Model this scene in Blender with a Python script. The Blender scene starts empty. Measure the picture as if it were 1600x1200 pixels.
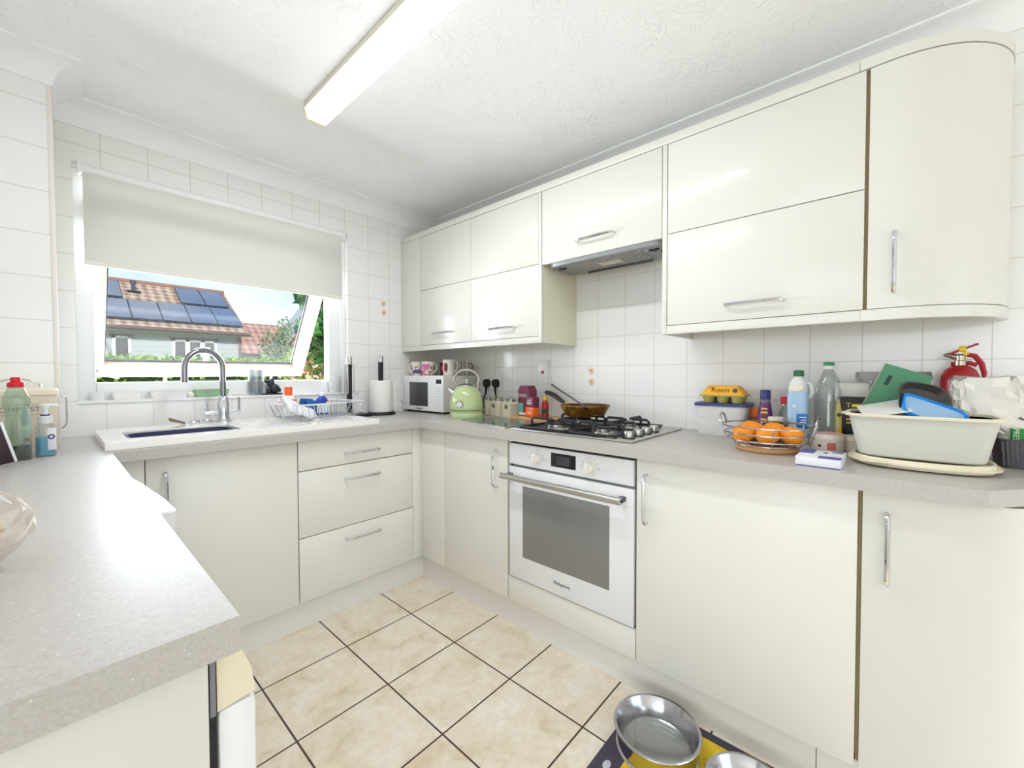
import bpy, bmesh, math, random
from mathutils import Vector, Matrix, Quaternion
random.seed(7)
S = bpy.context.scene
COL = S.collection
PI = math.pi

# ------------------------------------------------------------------ materials
def lin(c):
    c = c / 255.0
    return c / 12.92 if c <= .04045 else ((c + .055) / 1.055) ** 2.4
def rgb(r, g, b): return (lin(r), lin(g), lin(b), 1)
MATS = {}
def mat(name, col, rough=.5, metal=0, coat=0, spec=.5, trans=0, emit=None, es=0, ior=1.45, alpha=1):
    if name in MATS: return MATS[name]
    m = bpy.data.materials.new(name); m.use_nodes = True
    b = m.node_tree.nodes['Principled BSDF']
    b.inputs['Base Color'].default_value = rgb(*col)
    b.inputs['Roughness'].default_value = rough
    b.inputs['Metallic'].default_value = metal
    b.inputs['Coat Weight'].default_value = coat
    b.inputs['Coat Roughness'].default_value = .06
    b.inputs['Specular IOR Level'].default_value = spec
    b.inputs['Transmission Weight'].default_value = trans
    b.inputs['IOR'].default_value = ior
    b.inputs['Alpha'].default_value = alpha
    if emit:
        b.inputs['Emission Color'].default_value = rgb(*emit); b.inputs['Emission Strength'].default_value = es
    MATS[name] = m
    return m
def N(m, t, **kw):
    n = m.node_tree.nodes.new(t)
    for k, v in kw.items(): setattr(n, k, v)
    return n
def L(m, a, b): m.node_tree.links.new(a, b)
def bsdf(m): return m.node_tree.nodes['Principled BSDF']
def coords(m, swap=None, off=(0, 0, 0), scale=(1, 1, 1)):
    """world-metre coordinates (objects with identity transform); swap picks the two in-plane axes"""
    tc = N(m, 'ShaderNodeTexCoord')
    if swap:
        sp = N(m, 'ShaderNodeSeparateXYZ'); cb = N(m, 'ShaderNodeCombineXYZ')
        L(m, tc.outputs['Object'], sp.inputs[0])
        for i, a in enumerate(swap): L(m, sp.outputs[a], cb.inputs[i])
        src = cb.outputs[0]
    else: src = tc.outputs['Object']
    mp = N(m, 'ShaderNodeMapping'); mp.inputs['Location'].default_value = off; mp.inputs['Scale'].default_value = scale
    L(m, src, mp.inputs[0])
    return mp.outputs[0]
def ramp(m, fac, stops):
    r = N(m, 'ShaderNodeValToRGB')
    while len(r.color_ramp.elements) < len(stops): r.color_ramp.elements.new(.5)
    for e, (p, c) in zip(r.color_ramp.elements, stops): e.position = p; e.color = c
    L(m, fac, r.inputs[0]); return r.outputs[0]
def noise(m, vec, scale, detail=4, rough=.5, dist=0):
    n = N(m, 'ShaderNodeTexNoise'); n.inputs['Scale'].default_value = scale; n.inputs['Detail'].default_value = detail
    n.inputs['Roughness'].default_value = rough; n.inputs['Distortion'].default_value = dist
    L(m, vec, n.inputs['Vector']); return n.outputs['Fac']
def mix(m, fac, a, b, blend='MIX'):
    n = N(m, 'ShaderNodeMix', data_type='RGBA', blend_type=blend)
    for s, v in ((0, fac), (6, a), (7, b)):
        if hasattr(v, 'is_output'): L(m, v, n.inputs[s])
        else: n.inputs[s].default_value = v
    return n.outputs[2]
def bump(m, h, strength=.3, dist=.002):
    b = N(m, 'ShaderNodeBump'); b.inputs['Strength'].default_value = strength; b.inputs['Distance'].default_value = dist
    L(m, h, b.inputs['Height']); L(m, b.outputs[0], bsdf(m).inputs['Normal'])
def math_(m, op, a, b=None):
    n = N(m, 'ShaderNodeMath', operation=op)
    for i, v in enumerate((a, b)):
        if v is None: continue
        if hasattr(v, 'is_output'): L(m, v, n.inputs[i])
        else: n.inputs[i].default_value = v
    return n.outputs[0]

def tile_mat(name, axes, off, motifs=()):
    m = mat(name, (243, 243, 241), .12, spec=.5)
    v = coords(m, axes, off)
    br = N(m, 'ShaderNodeTexBrick'); br.offset = 0; br.squash = 1
    br.inputs['Scale'].default_value = 1; br.inputs['Brick Width'].default_value = .1552; br.inputs['Row Height'].default_value = .1535
    br.inputs['Mortar Size'].default_value = .0016; br.inputs['Mortar Smooth'].default_value = .35
    br.inputs['Color1'].default_value = rgb(243, 243, 241); br.inputs['Color2'].default_value = rgb(243, 243, 241)
    br.inputs['Mortar'].default_value = rgb(216, 212, 203)
    L(m, v, br.inputs['Vector'])
    col = br.outputs['Color']
    for (a, b) in motifs:                                # small printed flower motifs on the decor tiles
        v2 = coords(m, axes, (-a, -b, 0))
        ln = N(m, 'ShaderNodeVectorMath', operation='LENGTH'); L(m, v2, ln.inputs[0])
        nz = noise(m, v2, 120, 2)
        r = math_(m, 'ADD', ln.outputs['Value'], math_(m, 'MULTIPLY', math_(m, 'SUBTRACT', nz, .5), .05))
        core = math_(m, 'LESS_THAN', r, .0045)
        pet = math_(m, 'LESS_THAN', r, .018)
        col = mix(m, pet, col, rgb(232, 206, 172)); col = mix(m, core, col, rgb(186, 136, 98))
    L(m, col, bsdf(m).inputs['Base Color'])
    inv = math_(m, 'SUBTRACT', 1, br.outputs['Fac'])
    wob = math_(m, 'MULTIPLY', noise(m, v, 9, 2), .35)
    bump(m, math_(m, 'ADD', inv, wob), .35, .0016)
    return m

# right wall: in-plane axes (y, z); grout lines at y=-.759-k*.1549, z=1.21+k*.1535
M_TILE_R = tile_mat('glazed white tile hob wall', 'YZ', (.759 + .1552 * 20, -1.21 + .1535 * 20, 0), ((-1.336, 1.182), (-1.338, 1.122)))
M_TILE_B = tile_mat('glazed white tile window wall', 'XZ', (.57 + .1552 * 20, -1.21 + .1535 * 20, 0), ((-.461, 1.645), (-.457, 1.585)))
M_TILE_N = tile_mat('glazed white tile boxing', 'XZ', (2.107 + .1552 * 20, -1.21 + .1535 * 20, 0))
# ceiling with combed plaster swirls
M_CEIL = mat('combed white plaster', (251, 251, 252), .75)
v = coords(M_CEIL)
warp = N(M_CEIL, 'ShaderNodeTexNoise'); warp.inputs['Scale'].default_value = 5; L(M_CEIL, v, warp.inputs['Vector'])
vm = N(M_CEIL, 'ShaderNodeVectorMath', operation='MULTIPLY_ADD'); vm.inputs[1].default_value = (.32, .32, .32)
L(M_CEIL, warp.outputs['Color'], vm.inputs[0]); L(M_CEIL, v, vm.inputs[2])
wv = N(M_CEIL, 'ShaderNodeTexWave', wave_type='RINGS'); wv.inputs['Scale'].default_value = 9; wv.inputs['Distortion'].default_value = 14
wv.inputs['Detail'].default_value = 3; wv.inputs['Detail Scale'].default_value = 1.6
L(M_CEIL, vm.outputs[0], wv.inputs['Vector'])
gate = ramp(M_CEIL, noise(M_CEIL, v, 7, 3), [(.42, (0, 0, 0, 1)), (.62, (1, 1, 1, 1))])
hh = math_(M_CEIL, 'MULTIPLY', ramp(M_CEIL, wv.outputs['Fac'], [(.55, (0, 0, 0, 1)), (.8, (1, 1, 1, 1))]), gate)
bump(M_CEIL, math_(M_CEIL, 'ADD', hh, math_(M_CEIL, 'MULTIPLY', noise(M_CEIL, v, 60, 3), .3)), .55, .004)
# floor
M_FLOOR = mat('beige ceramic floor tile', (214, 200, 178), .38)
v = coords(M_FLOOR, 'XY', (.8222 + .3244 * 20, .8259 + .3244 * 20, 0))
br = N(M_FLOOR, 'ShaderNodeTexBrick'); br.offset = 0; br.inputs['Scale'].default_value = 1
br.inputs['Brick Width'].default_value = .3244; br.inputs['Row Height'].default_value = .3244; br.inputs['Mortar Size'].default_value = .0032
br.inputs['Mortar Smooth'].default_value = .1; L(M_FLOOR, v, br.inputs['Vector'])
c0 = ramp(M_FLOOR, noise(M_FLOOR, v, 6.5, 7, .62, .5), [(.32, rgb(222, 204, 178)), (.47, rgb(236, 225, 206)), (.66, rgb(243, 236, 224))])
c1 = ramp(M_FLOOR, noise(M_FLOOR, v, 38, 5, .7), [(.35, (.84, .80, .74, 1)), (.6, (1, 1, 1, 1))])
cc = mix(M_FLOOR, .5, c0, c1, 'MULTIPLY')
L(M_FLOOR, mix(M_FLOOR, br.outputs['Fac'], cc, rgb(74, 56, 48)), bsdf(M_FLOOR).inputs['Base Color'])
bump(M_FLOOR, math_(M_FLOOR, 'ADD', math_(M_FLOOR, 'SUBTRACT', 1, br.outputs['Fac']), math_(M_FLOOR, 'MULTIPLY', noise(M_FLOOR, v, 30, 4), .12)), .4, .002)
# worktop speckled laminate
M_TOP = mat('pale grey speckled laminate', (206, 202, 197), .36, spec=.45)
v = coords(M_TOP)
c = ramp(M_TOP, noise(M_TOP, v, 260, 3, .7), [(.3, rgb(180, 174, 170)), (.5, rgb(191, 186, 182)), (.7, rgb(199, 195, 191))])
vo = N(M_TOP, 'ShaderNodeTexVoronoi'); vo.inputs['Scale'].default_value = 75; L(M_TOP, v, vo.inputs['Vector'])
dots = math_(M_TOP, 'LESS_THAN', vo.outputs['Distance'], .1)
sel = math_(M_TOP, 'GREATER_THAN', noise(M_TOP, v, 31, 1), .56)
c = mix(M_TOP, math_(M_TOP, 'MULTIPLY', dots, sel), c, rgb(216, 213, 209))
L(M_TOP, c, bsdf(M_TOP).inputs['Base Color'])
bsdf(M_TOP).inputs['Coat Weight'].default_value = .12; bsdf(M_TOP).inputs['Coat Roughness'].default_value = .22

M_CREAM = mat('cream gloss cabinet', (224, 223, 216), .24, coat=.2, spec=.3)
bsdf(M_CREAM).inputs['Coat Roughness'].default_value = .09
M_CREAM_M = mat('cream satin cabinet', (235, 233, 226), .35, coat=.15)
M_OLIVE = mat('cream cabinet side', (230, 226, 205), .4)
M_CARC = mat('cabinet inside edge', (190, 172, 132), .7)
M_DARK = mat('dark gap', (52, 42, 40), .8)
M_PLINTH = mat('pale grey plinth', (238, 236, 231), .4)
M_CHROME = mat('polished chrome', (215, 217, 222), .07, 1)
M_STEEL = mat('brushed steel', (196, 194, 190), .28, 1)
M_GREYM = mat('grey painted metal', (150, 152, 154), .45, .4)
M_WHITE = mat('white plastic', (240, 241, 242), .3)
M_UPVC = mat('white frame plastic', (244, 245, 246), .25)
M_OFFW = mat('off white plastic', (232, 226, 212), .35)
M_APPL = mat('white enamel', (240, 241, 244), .2, coat=.3)
M_YELLOWED = mat('yellowed plastic', (232, 224, 198), .4)
M_BLACK = mat('black plastic', (24, 24, 28), .4)
M_IRON = mat('cast iron', (44, 44, 48), .5)
M_SCREEN = mat('dark glass', (28, 30, 34), .08)
M_SASH = mat('sash plastic', (216, 192, 178), .3)
M_PAINT = mat('white coving paint', (250, 250, 251), .6)

def glass_mat(name, tint=(255, 255, 255), refl=.08, body=0.0, bodycol=(255, 255, 255), facing=.35):
    if name in MATS: return MATS[name]
    m = bpy.data.materials.new(name); m.use_nodes = True; nt = m.node_tree; nt.nodes.clear()
    out = N(m, 'ShaderNodeOutputMaterial'); tr = N(m, 'ShaderNodeBsdfTransparent'); gl = N(m, 'ShaderNodeBsdfGlossy')
    tr.inputs[0].default_value = rgb(*tint); gl.inputs['Roughness'].default_value = .03
    lw = N(m, 'ShaderNodeLayerWeight'); lw.inputs['Blend'].default_value = .25
    f = math_(m, 'ADD', math_(m, 'MULTIPLY', lw.outputs['Facing'], facing), refl)
    mx = N(m, 'ShaderNodeMixShader'); L(m, f, mx.inputs[0]); L(m, tr.outputs[0], mx.inputs[1]); L(m, gl.outputs[0], mx.inputs[2])
    res = mx.outputs[0]
    if body:
        df = N(m, 'ShaderNodeBsdfDiffuse'); df.inputs[0].default_value = rgb(*bodycol)
        m2 = N(m, 'ShaderNodeMixShader'); m2.inputs[0].default_value = body; L(m, res, m2.inputs[1]); L(m, df.outputs[0], m2.inputs[2]); res = m2.outputs[0]
    L(m, res, out.inputs[0]); MATS[name] = m; return m
M_GLASS = glass_mat('window glass', (250, 252, 252), .015, facing=.08)
M_CLEAR = glass_mat('clear plastic', (236, 240, 238), .10, .06, (225, 230, 226))
M_TUMBLER = glass_mat('clear tumbler glass', (222, 228, 230), .16, .10, (200, 206, 208))
M_FROST = glass_mat('frosted plastic', (238, 238, 228), .05, .72, (232, 232, 222))
M_FROSTB = glass_mat('frosted box plastic', (240, 240, 238), .05, .8, (232, 232, 230))
M_GBOARD = glass_mat('greenish glass board', (205, 225, 215), .3, .10, (190, 205, 195))

def foliage_mat(name, c1, c2, c3):
    m = mat(name, c2, .5); g = N(m, 'ShaderNodeNewGeometry')
    c = ramp(m, g.outputs['Random Per Island'], [(0, rgb(*c1)), (.5, rgb(*c2)), (1, rgb(*c3))])
    L(m, c, bsdf(m).inputs['Base Color']); return m
M_LEAF1 = foliage_mat('bright hedge leaves', (96, 134, 48), (134, 172, 62), (178, 204, 92))
M_LEAF2 = foliage_mat('deep green leaves', (38, 78, 40), (66, 116, 58), (104, 150, 82))
M_LEAF3 = foliage_mat('mixed light leaves', (112, 136, 74), (160, 182, 96), (206, 206, 140))
M_LEAF4 = foliage_mat('olive tree leaves', (92, 112, 66), (122, 140, 84), (164, 176, 118))
M_BARK = mat('bark', (92, 74, 58), .9)
M_PETAL = foliage_mat('pink flower petals', (226, 150, 160), (240, 190, 186), (246, 220, 210))

# ------------------------------------------------------------------ mesh helpers
class MB:
    def __init__(s): s.b = bmesh.new()
    def box(s, x0, x1, y0, y1, z0, z1, bev=0, seg=2):
        x0, x1 = sorted((x0, x1)); y0, y1 = sorted((y0, y1)); z0, z1 = sorted((z0, z1))
        r = bmesh.ops.create_cube(s.b, size=1)
        vs = r['verts']
        for v in vs:
            v.co = Vector(((x0 + x1) / 2 + v.co.x * (x1 - x0), (y0 + y1) / 2 + v.co.y * (y1 - y0), (z0 + z1) / 2 + v.co.z * (z1 - z0)))
        if bev:
            es = list({e for v in vs for e in v.link_edges})
            bmesh.ops.bevel(s.b, geom=es, offset=min(bev, .49 * min(x1 - x0, y1 - y0, z1 - z0)), segments=seg, profile=.5, affect='EDGES')
        return s
    def prism(s, poly, z0, z1, axis='z'):
        """polygon in plane extruded along axis: z:(x,y) y:(x,z) x:(y,z)"""
        def P(a, b, c): return {'z': (a, b, c), 'y': (a, c, b), 'x': (c, a, b)}[axis]
        lo = [s.b.verts.new(P(a, b, z0)) for a, b in poly]; hi = [s.b.verts.new(P(a, b, z1)) for a, b in poly]
        n = len(poly)
        s.b.faces.new(lo[::-1]); s.b.faces.new(hi)
        for i in range(n): s.b.faces.new((lo[i], lo[(i + 1) % n], hi[(i + 1) % n], hi[i]))
        return s
    def loft(s, rings, cap0=True, cap1=True, closed=True):
        vs = [[s.b.verts.new(p) for p in r] for r in rings]
        n = len(rings[0])
        for a, b in zip(vs, vs[1:]):
            for i in range(n if closed else n - 1):
                j = (i + 1) % n; s.b.faces.new((a[i], a[j], b[j], b[i]))
        if cap0: s.b.faces.new(vs[0][::-1])
        if cap1: s.b.faces.new(vs[-1])
        return s
    def lathe(s, prof, c=(0, 0, 0), seg=28, axis='z', sx=1, sy=1):
        """profile [(r, h)...] turned round an axis through c; ends with r=0 close"""
        def P(r, h, a):
            x, y, z = r * math.cos(a) * sx, r * math.sin(a) * sy, h
            if axis == 'x': x, y, z = z, x, y
            if axis == 'y': x, y, z = y, z, x
            return (c[0] + x, c[1] + y, c[2] + z)
        prev = None
        for r, h in prof:
            cur = [s.b.verts.new(P(0, h, 0))] if r < 1e-6 else [s.b.verts.new(P(r, h, 2 * PI * i / seg)) for i in range(seg)]
            if prev:
                for i in range(seg):
                    j = (i + 1) % seg
                    if len(prev) == 1 and len(cur) == 1: break
                    if len(prev) == 1: s.b.faces.new((prev[0], cur[i], cur[j]))
                    elif len(cur) == 1: s.b.faces.new((prev[i], prev[j], cur[0]))
                    else: s.b.faces.new((prev[i], prev[j], cur[j], cur[i]))
            prev = cur
        return s
    def cyl(s, c, r, h, seg=24, axis='z', bev=0):
        p = [(0, 0), (r - bev, 0), (r, bev), (r, h - bev), (r - bev, h), (0, h)] if bev else [(0, 0), (r, 0), (r, h), (0, h)]
        return s.lathe(p, c, seg, axis)
    def tube(s, pts, r, n=8, closed=False, cap=True):
        pts = [Vector(p) for p in pts]; N_ = len(pts); rings = []
        up = None
        for i, p in enumerate(pts):
            if closed: t = (pts[(i + 1) % N_] - pts[i - 1]).normalized()
            else: t = ((pts[min(i + 1, N_ - 1)] - pts[max(i - 1, 0)])).normalized()
            if up is None:
                up = Vector((0, 0, 1)) if abs(t.z) < .9 else Vector((1, 0, 0))
            up = (up - t * up.dot(t)).normalized(); w = t.cross(up)
            rr = r[i] if isinstance(r, (list, tuple)) else r
            rings.append([p + (up * math.cos(2 * PI * k / n) + w * math.sin(2 * PI * k / n)) * rr for k in range(n)])
        if closed: rings.append(rings[0]); s.loft(rings, False, False)
        else: s.loft(rings, cap, cap)
        return s
    def ball(s, c, r, u=16, v=10, sc=(1, 1, 1)):
        p = [(r * math.sin(PI * i / v), -r * math.cos(PI * i / v)) for i in range(v + 1)]
        p[0] = (0, -r); p[-1] = (0, r)
        st = len(s.b.verts); s.lathe(p, (0, 0, 0), u); s.b.verts.ensure_lookup_table()
        for w in s.b.verts[st:]: w.co = Vector((w.co.x * sc[0] + c[0], w.co.y * sc[1] + c[1], w.co.z * sc[2] + c[2]))
        return s
    def leaves(s, c, rad, n, size, rng, shell=.55):
        for _ in range(n):
            while True:
                q = Vector((rng.uniform(-1, 1), rng.uniform(-1, 1), rng.uniform(-1, 1)))
                if shell < q.length < 1: break
            s.leaf(Vector((c[0] + q.x * rad[0], c[1] + q.y * rad[1], c[2] + q.z * rad[2])), size * rng.uniform(.7, 1.3), rng)
        return s
    def leaf(s, p, z, rng):
        R = Quaternion((rng.gauss(0, 1), rng.gauss(0, 1), rng.gauss(0, 1), rng.gauss(0, 1))).normalized().to_matrix()
        a = [(0, -1, 0), (.55, -.1, .12), (0, 1, 0), (-.55, -.1, .12)]
        vs = [s.b.verts.new(p + R @ (Vector(q) * z)) for q in a]
        s.b.faces.new((vs[0], vs[1], vs[2])); s.b.faces.new((vs[0], vs[2], vs[3]))
    def xf(s, M):
        bmesh.ops.transform(s.b, matrix=M, verts=s.b.verts); return s
    def build(s, name, m, parent=None, smooth=35, fix=True):
        if fix: bmesh.ops.recalc_face_normals(s.b, faces=s.b.faces)
        me = bpy.data.meshes.new(name); s.b.to_mesh(me); s.b.free()
        me.materials.append(m)
        if smooth:
            me.polygons.foreach_set('use_smooth', [True] * len(me.polygons)); me.set_sharp_from_angle(angle=math.radians(smooth))
        o = bpy.data.objects.new(name, me); COL.objects.link(o)
        if parent: o.parent = parent
        return o
def thing(name, label, cat, loc=(0, 0, 0), rz=0, group=None):
    o = bpy.data.objects.new(name, None); COL.objects.link(o); o.empty_display_size = .05
    o.location = loc; o.rotation_euler = (0, 0, rz); return tag(o, label, cat, group)
def tag(o, label, cat, group=None):
    o['label'] = label; o['category'] = cat
    if group: o['group'] = group
    return o
def struct(o): o['kind'] = 'structure'; return o
def lab(o, t): o['label'] = t; return o
def text(body, size, m, parent, loc, rot, name='lettering', sx=1):
    cu = bpy.data.curves.new(name, 'FONT'); cu.body = body; cu.size = size; cu.extrude = .0003
    cu.align_x = 'CENTER'; cu.align_y = 'CENTER'
    cu.materials.append(m); o0 = bpy.data.objects.new(name, cu); COL.objects.link(o0)
    me = bpy.data.meshes.new_from_object(o0.evaluated_get(bpy.context.evaluated_depsgraph_get())); bpy.data.objects.remove(o0); bpy.data.curves.remove(cu)
    me.name = name; o = bpy.data.objects.new(name, me); COL.objects.link(o)
    o.parent = parent; o.location = loc; o.rotation_euler = rot; o.scale = (sx, 1, 1); return o
FACE_X = (PI / 2, 0, -PI / 2)       # lettering that faces the room from the hob wall
FACE_Y = (PI / 2, 0, 0)             # lettering that faces the room from the window wall
def sup(cx, cy, z, a, b, n=2.0, seg=40, rot=0):
    out = []
    for i in range(seg):
        t = 2 * PI * i / seg; c, s_ = math.cos(t), math.sin(t)
        x = math.copysign(abs(c) ** (2 / n), c) * a; y = math.copysign(abs(s_) ** (2 / n), s_) * b
        out.append((cx + x * math.cos(rot) - y * math.sin(rot), cy + x * math.sin(rot) + y * math.cos(rot), z))
    return out
def copy_tree(o, parent=None):
    c = o.copy(); COL.objects.link(c); c.parent = parent
    for ch in list(o.children): copy_tree(ch, c)
    return c

# ================================================================== THE ROOM
H = .91; TT = .038; CZ = 2.295
XL, YB = -2.46, -6.0            # left wall, wall behind the camera
XD = -7.6
struct(MB().box(XD - .1, .1, YB - .1, .3, -.06, 0).build('floor', M_FLOOR))
struct(MB().box(XD - .1, .1, YB - .1, .3, CZ, CZ + .08).build('ceiling', M_CEIL))
struct(MB().box(0, .1, YB, 0, 0, CZ).build('wall_right', M_TILE_R))
w = MB()
WX0, WX1, WZ0, WZ1 = -1.897, -.711, 1.055, 2.052
w.box(XL - .1, WX0, 0, .28, 0, CZ).box(WX1, .1, 0, .28, 0, CZ).box(WX0, WX1, 0, .28, 0, WZ0 - .012).box(WX0, WX1, 0, .28, WZ1, CZ)
struct(w.build('wall_back', M_TILE_B))
struct(MB().box(XL - .1, XL, -2.05, 0, 0, CZ).box(XD, XL, -2.05, -1.95, 0, CZ).build('wall_left', mat('white wall paint', (250, 250, 250), .6)))
# the dining end, open to the kitchen on the camera's left, with an unseen door opening added in its far wall for fill light
struct(MB().box(XD - .1, XD, YB, -5.8, 0, CZ).box(XD - .1, XD, -2.2, -1.95, 0, CZ).box(XD - .1, XD, -5.8, -2.2, 2.12, CZ).build('wall_dining', MATS['white wall paint']))
d = MB()
for y_ in (-5.8, -4.03, -2.26): d.box(XD - .08, XD - .02, y_, y_ + .06, 0, 2.12)
d.box(XD - .08, XD - .02, -5.74, -2.26, 2.06, 2.12); struct(d.build('added_door_dining', M_UPVC))
NX, NY = -1.952, -.282
struct(MB().box(XL, NX, NY, 0, 0, CZ).build('wall_boxing', M_TILE_N))
struct(MB().box(NX - .009, NX + .003, NY - .003, NY + .004, H, CZ - .085, .001).build('trim_1', mat('cream tile trim', (238, 232, 226), .35)))
# wall behind the camera, its wide door opening added to let in fill light
w = MB().box(XD - .1, -2.35, YB - .1, YB, 0, CZ).box(-.25, 0, YB - .1, YB, 0, CZ).box(-2.35, -.25, YB - .1, YB, 2.12, CZ)
struct(w.build('wall_front', MATS['white wall paint']))
d = MB().box(-2.35, -2.29, YB - .08, YB - .02, 0, 2.12).box(-.31, -.25, YB - .08, YB - .02, 0, 2.12).box(-2.29, -.31, YB - .08, YB - .02, 2.06, 2.12).box(-1.33, -1.27, YB - .08, YB - .02, 0, 2.06)
struct(d.build('added_door_rear', M_UPVC))
# coving swept round the walls
prof = [(0, CZ - .092), (.006, CZ - .092), (.007, CZ - .082)]
for i in range(9):
    a = PI / 2 * i / 8; prof.append((.008 + .068 * (1 - math.cos(a)), CZ - .080 + .070 * math.sin(a)))
prof += [(.077, CZ - .009), (.086, CZ - .008), (.086, CZ + .001), (0, CZ + .001)]
def path(dd): return [(XL, NY - dd), (NX + dd, NY - dd), (NX + dd, -dd), (-dd, -dd), (-dd, YB)]
w = MB(); rings = [[(path(dd)[k][0], path(dd)[k][1], z) for dd, z in prof] for k in range(5)]
w.loft(rings); struct(w.build('trim_2', M_PAINT))

# window ------------------------------------------------------------
win = bpy.data.objects.new('window_1', None); COL.objects.link(win); struct(win)
f = MB(); FY0, FY1 = .055, .125
f.box(WX0, -1.838, FY0, FY1, WZ0, WZ1, .006).box(-.812, WX1, FY0, FY1, WZ0, WZ1, .006)
f.box(-1.838, -.812, FY0, FY1, WZ0, 1.134, .006).box(-1.838, -.812, FY0, FY1, 1.97, WZ1, .006)
f.box(-.745, WX1 , FY0 - .02, FY0, WZ0, WZ1, .004)
f.build('window_frame', M_UPVC, win)
MB().box(WX0, WX1, -.008, .06, WZ0 - .012, WZ0, .004).build('window_sill', M_UPVC, win)
# top hung sash swung outwards
p0 = Vector((0, .545, 1.172)); p1 = Vector((0, .02, 1.915))
lng = (p1 - p0).length; up_ = (p1 - p0).normalized(); nrm = Vector((1, 0, 0)).cross(up_)
MS = Matrix(((1, up_.x, nrm.x, 0), (0, up_.y, nrm.y, p0.y), (0, up_.z, nrm.z, p0.z), (0, 0, 0, 1)))   # local x, up the sash, thickness
SX0, SX1 = -1.85, -.795
g = MB().box(SX0, SX0 + .062, 0, lng, -.03, .03, .006).box(SX1 - .066, SX1, 0, lng, -.03, .03, .006)
g.box(SX0 + .06, SX1 - .064, 0, .066, -.03, .03, .006).box(SX0 + .06, SX1 - .064, lng - .06, lng, -.03, .03, .006)
g.xf(MS).build('window_sash', M_SASH, win)
g = MB()
i0, i1, j0, j1 = SX0 + .062, SX1 - .066, .066, lng - .06
for a in ((i0, i0 + .008, j0, j1), (i1 - .008, i1, j0, j1), (i0, i1, j0, j0 + .009), (i0, i1, j1 - .008, j1)): g.box(*a, -.032, -.022)
lab(g.xf(MS).build('sash_gasket', mat('dark gasket', (58, 46, 56), .5), win), 'dark rubber gasket round the opening pane')
MB().box(i0, i1, j0, j1, -.003, .003).xf(MS).build('window_pane', M_GLASS, win)
g = MB().box(-1.36, -1.28, .02, .045, -.052, -.03, .004).box(-1.35, -1.325, .03, .15, -.075, -.052, .006)
g.xf(MS).build('window_handle', M_WHITE, win)
MB().tube([(-1.835, .1, 1.185), (-1.81, .2, 1.18), (-1.78, .34, 1.165), (-1.74, .44, 1.155)], .008, 6).build('window_stay', M_GREYM, win)

# roller blind ------------------------------------------------------
M_BLIND = mat('cream blind fabric', (226, 225, 220), .85)
tl = N(M_BLIND, 'ShaderNodeBsdfTranslucent'); tl.inputs[0].default_value = rgb(228, 226, 220)
mx = N(M_BLIND, 'ShaderNodeMixShader'); mx.inputs[0].default_value = .15
o_ = M_BLIND.node_tree.nodes['Material Output']
L(M_BLIND, bsdf(M_BLIND).outputs[0], mx.inputs[1]); L(M_BLIND, tl.outputs[0], mx.inputs[2]); L(M_BLIND, mx.outputs[0], o_.inputs[0])
bl = thing('roller_blind', 'cream roller blind pulled halfway down over the window', 'blind', (-1.309, -.02, 1.64))
MB().box(-.558, .558, .012, .0145, 0, .395).build('fabric', M_BLIND, bl)
MB().box(-.558, .558, .006, .020, -.006, .016, .004).build('bottom_bar', mat('blind hem', (236, 233, 226), .7), bl)
MB().lathe([(0, -.565), (.019, -.565), (.019, .565), (0, .565)], (0, .022, .397), 20, 'x').build('roller', M_UPVC, bl)
for x_ in (-.575, .563): MB().box(x_, x_ + .012, -.004, .04, .37, .425, .003).build('bracket', M_WHITE, bl)

# ceiling batten light ---------------------------------------------------
fl = thing('ceiling_light', 'long slim fluorescent batten light fixed to the ceiling', 'light', (-1.205, -1.35, CZ - .004))
LY0, LY1 = -.60, .63
MB().box(-.048, .048, LY0, LY1, -.022, 0, .003).build('base', mat('cream lamp base', (222, 214, 196), .5), fl)
dp = [(-.047, -.022), (-.036, -.062), (.036, -.062), (.047, -.022)]
m_d = mat('lit diffuser', (248, 248, 246), .3, emit=(246, 251, 255), es=.36)
MB().prism(dp, LY0 + .012, LY1 - .012, 'y').build('diffuser', m_d, fl)
m_e = mat('lamp end cap', (240, 226, 186), .4)
for e0, e1 in ((LY0, LY0 + .012), (LY1 - .012, LY1)): MB().prism([(a * 1.03, b * 1.02) for a, b in dp], e0, e1, 'y').build('end_cap', m_e, fl)

# ================================================================== WORKTOP
w = MB(); z0 = H - TT
D = .6237
w.box(-1.84, -D, -D, -.512, z0, H); w.box(-1.84, -1.80, -.512, -.15, z0, H); w.box(-1.42, -D, -.512, -.15, z0, H); w.box(-1.84, -D, -.15, 0, z0, H)
w.prism([(-D, 0), (-D, -2.694), (-.545, -2.758), (-.33, -2.935), (0, -2.935), (0, 0)], z0, H)
w.box(NX, -1.84, -2.012, 0, z0, H).box(XL, NX, -2.012, NY, z0, H)
tag(w.build('worktop', M_TOP, smooth=0), 'pale grey speckled worktop running round three sides of the kitchen', 'worktop')

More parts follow.
